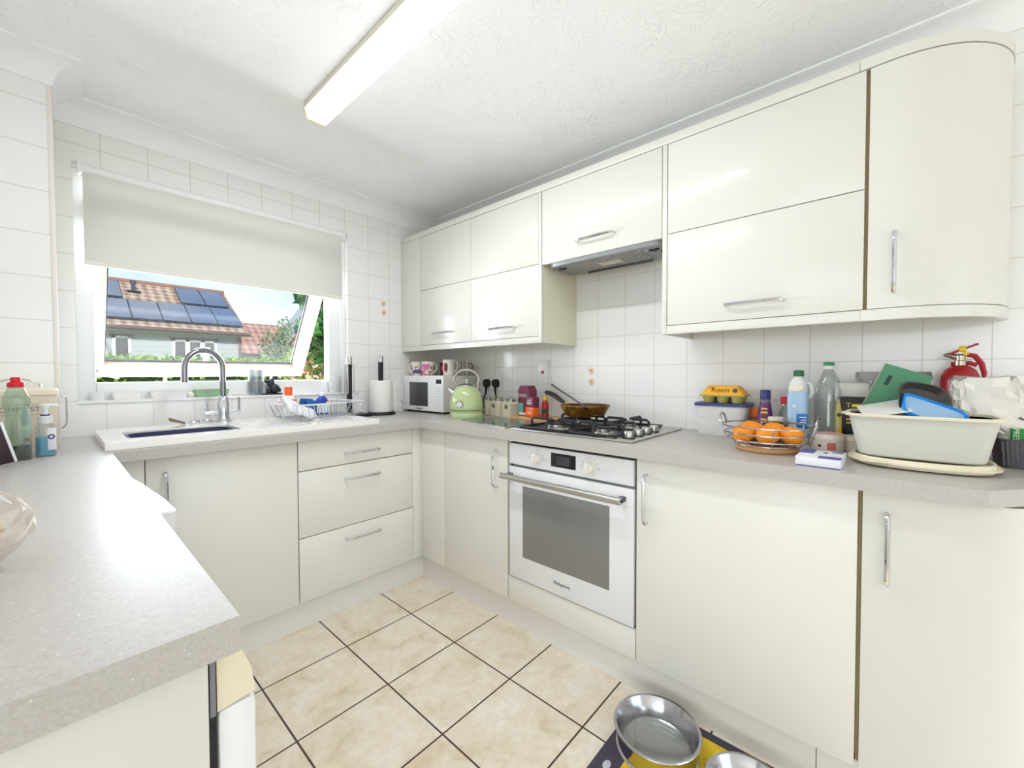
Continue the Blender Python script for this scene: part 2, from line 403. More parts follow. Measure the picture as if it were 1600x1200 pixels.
# ================================================================== BASE UNITS
F = .5851
def handle_v(parent, x, y, z0, z1, out=(-1, 0)):
    """chrome D handle standing off a face; out = direction away from the door"""
    ox, oy = out; pts = []
    for s_, t in ((0, 0), (.018, .002), (.027, .012), (.029, .026)): pts.append((x + ox * s_, y + oy * s_, z0 + t))
    for s_, t in ((.029, .026), (.027, .012), (.018, .002), (0, 0)): pts.append((x + ox * s_, y + oy * s_, z1 - t))
    return MB().tube(pts, .0058, 8).build('handle', M_CHROME, parent)
def handle_h(parent, a0, a1, fixed, z, face):
    """horizontal handle; face 'x': on a plane x=fixed spanning y; face 'y': on y=fixed spanning x"""
    a0, a1 = min(a0, a1), max(a0, a1); pts = []
    sel = [(a0, 0), (a0 + .002, .018), (a0 + .012, .027), (a0 + .026, .029), (a1 - .026, .029), (a1 - .012, .027), (a1 - .002, .018), (a1, 0)]
    for a, o in sel: pts.append((fixed - o, a, z) if face == 'x' else (a, fixed - o, z))
    return MB().tube(pts, .0058, 8).build('handle', M_CHROME, parent)
BG = 'base cupboards under the worktop'
ZB, ZT = .1345, .866
def carcass(parent, x0, x1, y0, y1, openside, m=None):
    b = MB(); t = .016; z1 = H - TT - .001
    b.box(x0, x1, y0, y1, .14, .14 + t)
    if openside == 'y': b.box(x0, x0 + t, y0, y1, .14, z1).box(x1 - t, x1, y0, y1, .14, z1).box(x0, x1, y1 - .006, y1, .14, z1)
    else: b.box(x0, x1, y0, y0 + t, .14, z1).box(x0, x1, y1 - t, y1, .14, z1).box(x1 - .006, x1, y0, y1, .14, z1)
    return b.build('body', m or M_CARC, parent)
# window run
t = thing('base_cabinet', 'cream sink cupboard with one tall door under the sink', 'cupboard', (0, 0, 0), 0, BG)
carcass(t, -1.756, -1.246, -F + .019, -.02, 'y')
dr = MB().box(-1.754, -1.2465, -F, -F + .018, ZB, ZT, .0015).build('door', M_CREAM_M, t); handle_v(dr, -1.701, -F, .65, .812, (0, -1))
MB().box(-1.838, -1.757, -F, -F + .018, ZB, ZT, .001).build('filler_panel', M_CREAM_M, t)
t = thing('base_cabinet', 'cream cupboard of three drawers beside the inner corner', 'drawers', (0, 0, 0), 0, BG)
carcass(t, -1.2445, -.64, -F + .019, -.02, 'y', M_DARK)
for z0_, z1_, hz in ((.7325, ZT, .785), (.4285, .7285, .661), (ZB, .4245, .3655)):
    dr = MB().box(-1.2425, -.6415, -F, -F + .018, z0_, z1_, .0015).build('drawer', M_CREAM_M, t); handle_h(dr, -1.026, -.848, -F, hz, 'y')
# corner
t = thing('base_cabinet', 'cream corner cupboard with tall handle, left of the oven', 'cupboard', (0, 0, 0), 0, BG)
carcass(t, -F + .019, -.02, -1.255, -.66, 'x')
MB().box(-.6395, -F + .001, -F, -F + .018, ZB, ZT, .0008).box(-F, -F + .018, -.7945, -F, ZB, ZT, .0008).build('corner_panel', M_CREAM_M, t)
dr = MB().box(-F, -F + .018, -1.249, -.7965, ZB, ZT, .0015).build('door', M_CREAM_M, t); handle_v(dr, -F, -1.181, .638, .812)
# oven housing
t = thing('oven_cabinet', 'cream housing panel below the built-in oven', 'cupboard', (0, 0, 0), 0, BG)
MB().box(-F + .022, -.02, -1.8715, -1.258, .14, .246).box(-F + .022, -.02, -1.262, -1.2575, .246, .86).box(-F + .03, -.02, -1.872, -1.8665, .246, .86).build('body', M_DARK, t)
MB().box(-F, -F + .018, -1.8705, -1.2535, ZB, .2435, .0015).build('front_panel', M_CREAM_M, t)
# oven ----------------------------------------------------------------
ov = thing('oven', 'white built-in oven with grey glass window and steel bar handle', 'oven', (-F, -1.565, .25))
MB().box(.02, .55, -.295, .298, .0, .60, .002).build('body', M_GREYM, ov)
cp = MB().box(-.004, .02, -.2985, .3, .512, .605, .002).build('control_panel', M_APPL, ov)
MB().box(-.0052, .0, -.055, .066, .533, .590, .001).build('display', M_SCREEN, cp)
MB().box(-.0056, -.005, -.028, .036, .543, .580).build('display_screen', mat('dim display', (70, 72, 78), .2), cp)
for ky in (.140, -.121):
    k = MB().lathe([(0, 0), (.024, 0), (.024, -.006), (.02, -.008), (.019, -.022), (.0, -.023)], (-.004, ky, .555), 24, 'x')
    k.box(-.034, -.02, ky - .005, ky + .005, .537, .573, .003)
    k.build('knob', mat('cream knob', (238, 234, 224), .3), cp)
    mk = MB()
    for i in range(7):
        a = PI * (i / 6) - .0; mk.box(-.0047, -.004, ky + .036 * math.cos(a) - .0018, ky + .036 * math.cos(a) + .0018, .555 + .036 * math.sin(a) - .0018, .555 + .036 * math.sin(a) + .0018)
    mk.build('dial_marks', M_GREYM, cp)
od = MB().box(-.006, .02, -.3, .3, .0, .5, .003).build('door', M_APPL, ov)
m_ow = mat('oven window mesh', (128, 128, 126), .15, coat=.5)
v = coords(m_ow); ck = N(m_ow, 'ShaderNodeTexChecker'); ck.inputs['Scale'].default_value = 420; L(m_ow, v, ck.inputs['Vector'])
L(m_ow, mix(m_ow, ck.outputs['Fac'], rgb(112, 112, 110), rgb(146, 146, 144)), bsdf(m_ow).inputs['Base Color'])
MB().box(-.0068, -.005, -.205, .2195, .104, .422, .0005).build('window', m_ow, od)
hb = MB().tube([(-.05, -.272, .463), (-.05, .31, .463)], .0135, 16)
hb.build('handle', M_STEEL, od)
for y_ in (.275, -.272): MB().box(-.052, -.005, y_, y_ + .022, .454, .472, .003).build('handle_bracket', mat('dark bracket', (96, 96, 100), .4, .6), od)
text('Hotpoint', .022, M_BLACK, od, (-.0066, .012, .051), FACE_X)
# wide cupboard
t = thing('base_cabinet', 'cream wide cupboard with one door, right of the oven', 'cupboard', (0, 0, 0), 0, BG)
carcass(t, -F + .019, -.02, -2.479, -1.873, 'x')
dr = MB().box(-F, -F + .018, -2.4775, -1.8735, ZB, ZT, .0015).build('door', M_CREAM_M, t); handle_v(dr, -F, -1.911, .641, .813)
def endline(xf, ya, yb, rx, ry, off=0, n=14):
    pts = [(xf + off, ya), (xf + off, yb)]
    for i in range(1, n + 1):
        a = PI / 2 * i / n; pts.append((xf + rx - (rx - off) * math.cos(a), yb - (ry - off) * math.sin(a)))
    return pts
t = thing('base_cabinet', 'cream curved-end base cupboard at the right of the photo', 'cupboard', (0, 0, 0), 0, BG)
def shell(xf, ya, yb, rx, ry, th): return endline(xf, ya, yb, rx, ry) + endline(xf, ya, yb, rx, ry, th)[::-1]
MB().prism(endline(-F + .02, -2.4795, -2.63, .255, .235) + [(-.02, -2.865), (-.02, -2.4795)], .14, H - TT - .001).build('body', M_CARC, t)
dr = MB().prism(shell(-F, -2.487, -2.63, .275, .255, .018), ZB, ZT).build('door', M_CREAM, t); handle_v(dr, -F, -2.534, .64, .814)
# plinths
pl = MB().box(-1.84, -.5537, -.5537, -.5357, 0, .1335); struct(pl.build('baseboard_back', M_PLINTH))
pl = MB().box(-.5537, -.5357, -2.395, -.5537, 0, .1335).box(-.5537, -.5357, -2.63, -2.397, 0, .1335)
pl.prism(shell(-.5537, -2.6305, -2.632, .27, .22, .016), 0, .1335); struct(pl.build('baseboard_right', M_PLINTH))

# left run -----------------------------------------------------------
t = tag(MB().box(XL + .002, -1.866, -2.0, -1.982, .0, H - TT - .001, .001).build('end_panel', M_CREAM), 'cream end panel closing the counter in the left foreground', 'panel')
lg = 'appliances under the left counter'
t = thing('dishwasher', 'white appliance with yellowed top band beside the cream end panel', 'appliance', (0, 0, 0), 0, lg)
MB().box(-2.44, -1.884, -1.976, -1.37, .03, .86, .002).build('body', M_APPL, t)
MB().box(-1.8645, -1.8595, -1.9985, -1.985, .806, .868).build('seal_strip', mat('grey strip', (126, 126, 132), .4), t)
MB().box(-1.8645, -1.858, -1.992, -1.985, .03, .868).build('door_seal', M_BLACK, t)
def bow(x0, pts): return [(x0, pts[0][1])] + pts + [(x0, pts[-1][1])]
MB().prism([(-1.858, .868), (-1.842, .868), (-1.834, .862), (-1.826, .84), (-1.822, .812), (-1.858, .807)], -1.996, -1.375, 'y').build('control_panel', M_YELLOWED, t)
MB().box(-1.858, -1.820, -1.995, -1.375, .05, .8065, .008).build('door', M_APPL, t)
t = thing('washing_machine', 'white washing machine with bowed front below the left counter edge', 'appliance', (0, 0, 0), 0, lg)
MB().box(-2.44, -1.86, -1.325, -.70, .03, .86, .002).build('body', M_APPL, t)
cv = [(-1.86, -.70), (-1.832, -.72), (-1.812, -.82), (-1.80, -.93), (-1.793, -1.05), (-1.788, -1.2), (-1.786, -1.318), (-1.86, -1.318)]
MB().prism(cv, .70, .853).build('front_panel', M_APPL, t)
MB().prism([(-1.83, -1.10), (-1.791, -1.10), (-1.786, -1.2), (-1.784, -1.312), (-1.83, -1.312)], .852, .856).build('drawer', mat('bright white drawer', (250, 250, 252), .2), t)
MB().box(-1.86, -1.80, -1.31, -.72, .05, .70, .01).build('door', M_APPL, t)

# ================================================================== WALL UNITS
U = .3205; WG = 'wall cupboards above the worktop'
WZB, WZT = 1.3595, 2.0755; SP = 1.722
def wall_unit(y0, y1, zb, label, extra=None):
    t = thing('wall_cabinet', label, 'cupboard', (0, 0, 0), 0, WG)
    MB().box(-U + .02, -.001, y1, y0, zb, 2.077).build('body', M_CARC, t)
    return t
t = wall_unit(-.004, -.7205, WZB, 'cream gloss wall cupboard nearest the window, two stacked flap doors')
MB().box(-U, -U + .018, -.2215, -.001, 1.3585, 2.0775, .0008).build('filler_panel', M_CREAM, t)
MB().box(-U, -U + .018, -.7198, -.2235, SP + .0015, WZT, .0012).build('door', M_CREAM, t)
dr = MB().box(-U, -U + .018, -.7198, -.2235, WZB + .0005, SP - .0015, .0012).build('door', M_CREAM, t); handle_h(dr, -.555, -.37, -U, 1.428, 'x')
t = wall_unit(-.7215, -1.2395, WZB, 'cream gloss wall cupboard left of the cooker hood, two stacked flap doors')
MB().box(-U, -U + .018, -1.222, -.7222, SP + .0015, WZT, .0012).build('door', M_CREAM, t)
dr = MB().box(-U, -U + .018, -1.222, -.7222, WZB + .0005, SP - .0015, .0012).build('door', M_CREAM, t); handle_h(dr, -1.066, -.88, -U, 1.4175, 'x')
MB().box(-U + .0192, -.001, -1.2415, -1.2397, 1.325, 2.077).build('side_panel', M_OLIVE, t)
MB().box(-U, -U + .019, -1.2415, -1.2235, 1.325, 2.0775, .0006).build('end_post', M_CREAM, t)
t = wall_unit(-1.243, -1.853, 1.722, 'short cream gloss wall cupboard directly above the cooker hood')
dr = MB().box(-U, -U + .018, -1.8525, -1.2465, 1.7135, WZT, .0012).build('door', M_CREAM, t); handle_h(dr, -1.645, -1.457, -U, 1.783, 'x')
t = wall_unit(-1.874, -2.4755, WZB, 'wide cream gloss wall cupboard right of the cooker hood, two stacked flap doors')
MB().box(-U, -.001, -1.8735, -1.8555, 1.325, 2.0775, .0008).build('side_panel', M_CREAM, t)
MB().box(-U, -U + .018, -2.4735, -1.877, SP + .0015, WZT, .0012).build('door', M_CREAM, t)
dr = MB().box(-U, -U + .018, -2.4735, -1.877, WZB + .0005, SP - .0015, .0012).build('door', M_CREAM, t); handle_h(dr, -2.268, -2.092, -U, 1.4165, 'x')
t = thing('wall_cabinet', 'curved-end cream wall cupboard with tall upright handle', 'cupboard', (0, 0, 0), 0, WG)
MB().prism(endline(-U + .02, -2.476, -2.53, .25, .25) + [(-.001, -2.78), (-.001, -2.476)], WZB, 2.077).build('body', M_CARC, t)
dr = MB().prism(shell(-U, -2.483, -2.53, .29, .27, .018), WZB + .0005, WZT).build('door', M_CREAM, t); handle_v(dr, -U, -2.541, 1.405, 1.577)
# cornice and light pelmets
c = MB().box(-U - .002, -.001, -2.4575, -.001, 2.0785, 2.111, .001)
tag(c.build('cornice', M_CREAM), 'straight cream cornice strip along the tops of the wall cupboards', 'cornice', 'cornice strips')
c = MB().prism(endline(-U - .002, -2.4585, -2.53, .292, .272) + [(-.001, -2.802), (-.001, -2.4585)], 2.0785, 2.111)
tag(c.build('cornice', M_CREAM), 'curved cream cornice strip on top of the curved-end wall cupboard', 'cornice', 'cornice strips')
c = MB().box(-U, -U + .018, -1.2225, -.001, 1.325, 1.3575, .001)
tag(c.build('pelmet', M_CREAM), 'cream pelmet strip below the two wall cupboards over the microwave', 'pelmet', 'pelmet strips')
c = MB().box(-U, -U + .018, -2.468, -1.8745, 1.325, 1.3575, .001)
tag(c.build('pelmet', M_CREAM), 'straight cream pelmet strip below the wide wall cupboard right of hood', 'pelmet', 'pelmet strips')
c = MB().prism(shell(-U, -2.4685, -2.53, .29, .27, .018), 1.325, 1.3575)
tag(c.build('pelmet', M_CREAM), 'curved cream pelmet strip below the curved-end wall cupboard', 'pelmet', 'pelmet strips')
# hood -----------------------------------------------------------------
hd = thing('cooker_hood', 'slim grey cooker hood set under the short wall cupboard', 'hood', (-.2, -1.56, 1.70))
hp = sup(0, 0, 0, .115, .285, 8, 48)
MB().loft([[(x, y, .02) for x, y, _ in hp], [(x, y, .0) for x, y, _ in hp], [(x * .97, y * .985, -.006) for x, y, _ in hp]]).build('canopy', M_GREYM, hd)
fm = MB()
for i in range(26):
    y = .17 - i * .0138
    if abs(y - .0) < .055: fm.box(-.068, -.03, y - .0042, y + .0042, -.0095, -.0055); fm.box(.03, .068, y - .0042, y + .0042, -.0095, -.0055)
    else: fm.box(-.068, .068, y - .0042, y + .0042, -.0095, -.0055)
fm.build('filter', mat('filter slats', (168, 164, 156), .5), hd)
MB().box(-.03, .03, -.055, .055, -.0085, -.005).build('lamp_cover', mat('hood lamp cover', (206, 200, 184), .35), hd)
for y in (.235, -.235): MB().box(-.062, -.05, y - .022, y + .022, -.012, -.005, .002).box(-.06, -.04, y - .006, y + .006, -.012, -.005).build('clip', M_BLACK, hd)
MB().box(-.025, -.005, -.277, -.25, -.016, -.005, .003).build('switch', M_BLACK, hd)
MB().tube([(.085, .17, -.011), (.088, -.17, -.011)], .006, 8).build('rail', mat('dark rail', (84, 86, 90), .4), hd)

# ================================================================== HOB
hob = thing('gas_hob', 'stainless steel four-burner gas hob set in the worktop', 'hob', (-.30, -1.545, H))
HX0, HX1, HY0, HY1 = -.257, .258, -.298, .298
MB().box(HX0, HX1, HY0, HY1, .001, .008, .003).build('plate', M_STEEL, hob)
MB().prism([(HX0 + .03, HY1 - .03), (HX0 + .03, HY0 + .13), (HX0 + .10, HY0 + .09), (HX1 - .03, HY0 + .09), (HX1 - .03, HY1 - .03)], .008, .0105).build('well', mat('dark hob well', (60, 60, 64), .3, .6), hob)
burn = [(-.15, .118, .046), (-.15, -.118, .03), (.10, .13, .04), (.09, -.112, .036)]
for bx, by, r in burn:
    b = MB().lathe([(0, .0105), (r + .012, .0105), (r + .010, .016), (r, .018), (r, .030), (0, .030)], (bx, by, 0), 28).build('burner', M_STEEL, hob)
    MB().lathe([(0, .030), (r - .004, .030), (r - .002, .036), (r - .012, .039), (0, .039)], (bx, by, 0), 28).build('burner_cap', M_IRON, b)
for (x0, x1, y0, y1) in ((-.228, .225, .01, .262), (-.228, .225, -.212, .0)):
    gr = MB(); q = .0055
    zt = .050
    for a, b_ in (((x0, y0), (x1, y0)), ((x0, y1), (x1, y1)), ((x0, y0), (x0, y1)), ((x1, y0), (x1, y1))):
        gr.box(min(a[0], b_[0]) - q, max(a[0], b_[0]) + q, min(a[1], b_[1]) - q, max(a[1], b_[1]) + q, .011, .019, .002)
    ym = (y0 + y1) / 2; xm = (x0 + x1) / 2
    for (bx, by, r) in [bb for bb in burn if y0 <= bb[1] <= y1]:
        for dx, dy in ((1, 0), (-1, 0), (0, 1), (0, -1)):
            lim = {(1, 0): (x1 if bx > xm else xm) - bx, (-1, 0): bx - (x0 if bx < xm else xm), (0, 1): y1 - by, (0, -1): by - y0}[(dx, dy)]
            P = lambda d_, z_: (bx + dx * d_, by + dy * d_, z_)
            gr.tube([P(.022, zt - .002), P(.03, zt), P(lim - .012, zt), P(lim - .002, zt - .008), P(lim, .014)], .0062, 6)
    gr.box(xm - q, xm + q, y0, y1, .011, .019, .002)
    gr.build('pan_support', M_IRON, hob)
for i in range(4):
    kx = -.19 + i * .078
    k = MB().lathe([(0, .008), (.026, .008), (.026, .011), (0, .011)], (kx, -.252, 0), 24).build('knob_base', M_BLACK, hob)
    MB().lathe([(0, .011), (.017, .011), (.019, .03), (.017, .035), (0, .036)], (kx, -.252, 0), 24).build('knob', M_STEEL, k)

#PART2
# ================================================================== SINK AREA
sk = thing('sink', 'white ceramic sink with drainer set in the window worktop', 'sink', (-1.35, -.34, H))
sx0, sx1, sy0, sy1, zt = -.505, .505, -.252, .248, .029
bx0, bx1, by0, by1 = -.44, -.085, -.165, .07
def heightfield(xs, ys, hf, base):
    b = MB(); n, m_ = len(xs) - 1, len(ys) - 1
    hts = [[hf((xs[i] + xs[i + 1]) / 2, (ys[j] + ys[j + 1]) / 2) for j in range(m_)] for i in range(n)]
    def q(*p): b.b.faces.new([b.b.verts.new(v_) for v_ in p])
    G = lambda i, j: hts[i][j] if 0 <= i < n and 0 <= j < m_ else base
    for i in range(n):
        for j in range(m_):
            h_ = hts[i][j]; q((xs[i], ys[j], h_), (xs[i + 1], ys[j], h_), (xs[i + 1], ys[j + 1], h_), (xs[i], ys[j + 1], h_))
    for i in range(n + 1):
        for j in range(m_):
            a, c_ = G(i - 1, j), G(i, j)
            if a != c_: q((xs[i], ys[j], a), (xs[i], ys[j + 1], a), (xs[i], ys[j + 1], c_), (xs[i], ys[j], c_))
    for i in range(n):
        for j in range(m_ + 1):
            a, c_ = G(i, j - 1), G(i, j)
            if a != c_: q((xs[i], ys[j], a), (xs[i + 1], ys[j], a), (xs[i + 1], ys[j], c_), (xs[i], ys[j], c_))
    bmesh.ops.remove_doubles(b.b, verts=b.b.verts, dist=1e-5)
    return b
xs = [sx0, bx0, bx1, -.03, .055, .10, .13] + [.13 + k * .017 for k in range(1, 21)] + [sx1]
ys = [sy0, sy0 + .035, by0, -.13, .06, by1, sy1 - .07, sy1]
def hsink(x, y):
    if bx0 < x < bx1 and by0 < y < by1: return -.13
    if -.03 < x < .055 and -.13 < y < .06: return zt - .02
    if .10 < x < sx1 - .03 and sy0 + .035 < y < sy1 - .07:
        k = int((x - .13) / .017); return zt - (.004 if k % 2 else .007)
    return zt
M_CERA = mat('white ceramic', (244, 242, 238), .12, coat=.4)
o = heightfield(xs, ys, hsink, .001).build('body', M_CERA, sk, smooth=0)
bv = o.modifiers.new('round', 'BEVEL'); bv.width = .003; bv.segments = 2; bv.limit_method = 'ANGLE'
wb = MB()
rg = [sup(0, 0, 0, .15, .095, 5), sup(0, 0, .13, .168, .108, 5), sup(0, 0, .131, .174, .113, 5), sup(0, 0, .137, .174, .113, 5), sup(0, 0, .137, .164, .104, 5), sup(0, 0, .01, .146, .09, 5)]
o = tag(wb.loft(rg).build('washing_bowl', mat('navy washing up bowl', (52, 54, 92), .35)), 'navy blue washing-up bowl sitting inside the sink', 'bowl'); o.location = (-1.6125, -.3875, H - .1145)
tp = thing('kitchen_tap', 'chrome swan-neck mixer tap with two upright levers on the sink', 'tap', (-1.415, -.135, H + .028))
MB().lathe([(0, 0), (.034, 0), (.034, .006), (.027, .014), (.024, .045), (.026, .09), (.022, .098), (.022, .12), (.0135, .126), (0, .126)]).build('body', M_CHROME, tp)
pts = [(0, 0, .11), (0, 0, .26)]
ex, ey = -.155, -.045
for i in range(1, 15):
    a = PI * i / 14; k = (1 - math.cos(a)) / 2; pts.append((ex * k, ey * k, .26 + .083 * math.sin(a)))
pts.append((ex, ey, .195))
MB().tube(pts, .0125, 12).build('spout', mat('dark chrome', (150, 152, 158), .12, 1), tp)
for s_ in (-1, 1):
    l = MB().tube([(s_ * .015, 0, .045), (s_ * .074, 0, .045)], .0115, 12).build('valve', M_CHROME, tp)
    MB().tube([(s_ * .066, 0, .048), (s_ * .066, 0, .118)], [.0068, .0058], 8).build('lever', M_CHROME, l)
o = MB().lathe([(0, 0), (.045, 0), (.047, .008), (.043, .012), (.036, .004), (0, .004)]).build('sink_strainer', M_CHROME)
tag(o, 'small chrome sink strainer lying behind the tap', 'strainer'); o.location = (-1.50, -.115, H + .0285)
o = MB().tube([(0, 0, .005), (-.03, .012, .016), (-.05, .018, .024), (-.055, .02, .03)], [.005, .006, .008, .004], 8).build('dish_brush', mat('brown wood', (122, 102, 90), .4))
tag(o, 'small brown brush handle poking up behind the sink', 'brush'); o.location = (-1.56, -.115, H + .028)

# dish rack -------------------------------------------------------------
rk = thing('dish_rack', 'chrome wire dish rack standing on the drainer', 'dish rack', (-1.02, -.275, H + .0275), math.radians(15))
M_WIRE = mat('chrome wire', (196, 198, 204), .18, 1)
def rect(a, b, z, r=.03, n=5):
    out = []
    for cx_, cy_, a0 in ((a - r, b - r, 0), (-(a - r), b - r, 90), (-(a - r), -(b - r), 180), (a - r, -(b - r), 270)):
        for i in range(n): t_ = math.radians(a0 + 90 * i / (n - 1)); out.append((cx_ + r * math.cos(t_), cy_ + r * math.sin(t_), z))
    return out
MB().tube(rect(.19, .15, .082), .0036, 8, True).build('top_rim', mat('white coated wire', (226, 228, 234), .25, .3), rk)
b = MB().tube(rect(.165, .13, .012), .0026, 6, True)
for i in range(12):
    x = -.15 + i * .3 / 11; xt = x * 1.15
    b.tube([(xt, .15, .082), (x, .13, .012), (x, -.13, .012), (xt, -.15, .082)], .0018, 5)
for i in range(7):
    y = -.11 + i * .22 / 6; yt = y * 1.15
    b.tube([(.19, yt, .082), (.165, y, .012)], .0018, 5).tube([(-.19, yt, .082), (-.165, y, .012)], .0018, 5)
for i in range(9):
    x = -.04 + i * .02; b.tube([(x, .06, .012), (x, .06, .06), (x, -.0, .06), (x, 0, .012)], .0016, 5)
b.build('basket', M_WIRE, rk)
for x in (-.12, .12):
    for y in (-.11, .11): MB().tube([(x, y, .012), (x, y, .0005)], .004, 6).build('foot', M_WIRE, rk)
zr = H + .0275 + .0155
bt = thing('cleaner_bottle', 'white bottle with bright orange cap in the dish rack', 'bottle', (-1.145, -.21, zr))
MB().loft([sup(0, 0, 0, .034, .022, 3), sup(0, 0, .075, .034, .022, 3), sup(0, 0, .10, .026, .018, 2.5), sup(0, 0, .108, .017, .015)]).build('body', M_WHITE, bt)
MB().box(-.0345, .0345, -.0232, .0232, .055, .085, .004).build('label', mat('orange red label', (226, 84, 50), .4), bt)
MB().lathe([(0, .106), (.019, .106), (.019, .148), (.017, .152), (0, .152)]).build('cap', mat('bright orange plastic', (246, 98, 44), .35), bt)
bt = thing('cleaner_bottle', 'blue squirt bottle with small white cap in the dish rack', 'bottle', (-.985, -.235, zr))
MB().loft([sup(0, 0, 0, .04, .022, 3), sup(0, 0, .06, .041, .022, 3), sup(0, 0, .085, .026, .018, 2.4), sup(0, 0, .098, .012, .012)]).build('body', mat('royal blue plastic', (38, 66, 178), .3), bt)
MB().box(-.036, .036, -.0235, -.021, .006, .055, .001).build('label', mat('pale bottle label', (228, 232, 236), .4), bt)
MB().box(.016, .034, -.0242, -.0222, .052, .068, .001).build('sticker', mat('yellow sticker', (240, 206, 60), .4), bt)
MB().lathe([(0, .096), (.012, .096), (.011, .118), (0, .118)]).build('cap', M_WHITE, bt)
def crumple(seed, nx, ny, fx, amp):
    rng = random.Random(seed); g = [[Vector(fx(i / nx, j / ny)) + Vector((rng.uniform(-1, 1), rng.uniform(-1, 1), rng.uniform(-1, 1))) * amp for j in range(ny + 1)] for i in range(nx + 1)]
    b = MB(); vs = [[b.b.verts.new(p) for p in r_] for r_ in g]
    for i in range(nx):
        for j in range(ny): b.b.faces.new((vs[i][j], vs[i + 1][j], vs[i + 1][j + 1], vs[i][j + 1]))
    return b
def thick(o, t):
    m_ = o.modifiers.new('solid', 'SOLIDIFY'); m_.thickness = t; return o
b = crumple(3, 12, 6, lambda u, v_: (-.09 + .18 * u, -.05 + .10 * v_, .072 - .055 * u + .02 * math.sin(v_ * 6) - (.055 * (1 - v_) if v_ < .4 else 0)), .005)
o = thick(tag(b.build('cleaning_cloth', mat('white cloth', (238, 240, 242), .8)), 'crumpled white cloth draped over the left of the dish rack', 'cloth'), .004); o.location = (-1.14, -.335, zr + .012); o.rotation_euler = (0, .15, .25)
for k, (x, y, z, rz) in enumerate([(-1.055, -.20, .06, .2), (-1.035, -.235, .05, -.3)]):
    b = MB().box(-.035, .035, -.012, .012, -.04, .04, .008, 3)
    o = tag(b.build('scrub_sponge', mat('deep blue sponge', (22, 92, 160), .8)), ['blue scrubbing sponge upright in the dish rack, the rear one', 'blue scrubbing sponge upright in the dish rack, the front one'][k], 'sponge', 'blue sponges in the dish rack')
    o.location = (x, y, zr + z - .016); o.rotation_euler = (.12, .1, rz)
# mug tree & kitchen roll ---------------------------------------------------
mt = thing('mug_tree', 'black pole mug tree with steel hooks beside the dish rack', 'mug tree', (-.765, -.115, H))
MB().box(-.065, .11, -.075, .06, .0005, .018, .006).build('base', M_BLACK, mt)
MB().cyl((0, 0, .018), .0155, .30, 20).build('pole', M_BLACK, mt)
MB().lathe([(0, .318), (.0165, .318), (.0165, .362), (.014, .366), (0, .366)]).build('pole_cap', M_STEEL, mt)
for a in (0, PI, PI * .5, PI * 1.5):
    dx, dy = math.cos(a - .75), math.sin(a - .75); P = lambda r_, z_: (dx * r_, dy * r_, z_)
    MB().tube([P(.012, .312), P(.02, .318), P(.027, .312), P(.027, .155), P(.03, .142), P(.04, .136), P(.05, .142), P(.054, .158)], .0024, 6).build('hook', M_STEEL, mt)
kr = thing('kitchen_roll_holder', 'black kitchen roll stand with steel-tipped pole', 'roll holder', (-.56, -.125, H))
MB().lathe([(0, .0005), (.088, .0005), (.09, .006), (.082, .018), (0, .02)], seg=36).build('base', M_BLACK, kr)
MB().cyl((0, 0, .018), .016, .318, 20).build('pole', M_BLACK, kr)
MB().lathe([(0, .336), (.0172, .336), (.0172, .372), (.014, .376), (0, .376)]).build('pole_cap', M_STEEL, kr)
M_PAPER = mat('kitchen paper', (244, 242, 238), .9)
b = MB().lathe([(.02, .0), (.068, .0), (.0695, .004), (.0695, .194), (.066, .198), (.02, .198), (.02, .0)], seg=40)
b.loft([[(.0695, .0, .0), (.0695, 0, .197), (.0705, 0, .197), (.0705, 0, .0)], [(.07, -.03, .0), (.069, -.03, .197), (.070, -.03, .197), (.071, -.03, .0)], [(.079, -.055, .0), (.07, -.05, .19), (.071, -.05, .19), (.080, -.055, .0)]])
o = tag(b.build('kitchen_roll', M_PAPER), 'white kitchen paper roll on the black roll stand', 'kitchen roll'); o.location = (-.56, -.125, H + .0195)

# window sill -----------------------------------------------------------
SZ = WZ0 + .0005
tu = thing('drinking_glass', 'clear ribbed tumbler standing on the window sill', 'glass', (-1.226, .026, SZ))
MB().lathe([(0, 0), (.030, 0), (.031, .004), (.037, .138), (.0345, .138), (.029, .012), (0, .012)], seg=32).build('body', M_TUMBLER, tu)
b = MB()
for i in range(16):
    a = 2 * PI * i / 16; b.tube([(.031 * math.cos(a), .031 * math.sin(a), .01), (.034 * math.cos(a), .034 * math.sin(a), .07)], .002, 5)
b.build('ribs', M_TUMBLER, tu)
dg = thing('dog_figurine', 'small shaggy black animal figurine on the window sill', 'figurine', (-1.148, .024, SZ))
b = MB().box(-.045, .045, -.018, .018, 0, .007, .003)
b.build('base', M_BLACK, dg)
dg.scale = (1.12, 1.12, 1.12)
rng = random.Random(5); b = MB()
b.ball((.012, 0, .03), .024, 14, 9, (1.05, .75, 1)).ball((-.004, 0, .055), .017, 14, 9, (1, .8, 1.2)).ball((-.02, 0, .066), .010, 12, 8, (1.4, .8, .8))
b.ball((-.016, .01, .018), .008, 10, 7, (1, 1, 1.6)).ball((-.016, -.01, .018), .008, 10, 7, (1, 1, 1.6)).ball((.004, .012, .076), .007, 10, 7, (.6, .6, 1)).ball((.004, -.012, .076), .007, 10, 7, (.6, .6, 1)).ball((.034, 0, .022), .01, 10, 7)
for v_ in b.b.verts: v_.co += Vector((rng.uniform(-1, 1), rng.uniform(-1, 1), rng.uniform(-1, 1))) * .0016
b.build('body', mat('black glazed figurine', (40, 42, 52), .35), dg)
pt = thing('plant_pot', 'empty white tapered pot at the right end of the window sill', 'pot', (-.797, .022, SZ))
MB().lathe([(0, 0), (.024, 0), (.027, .004), (.036, .098), (.0365, .102), (.033, .102), (.025, .012), (0, .012)], seg=32).build('body', M_WHITE, pt)
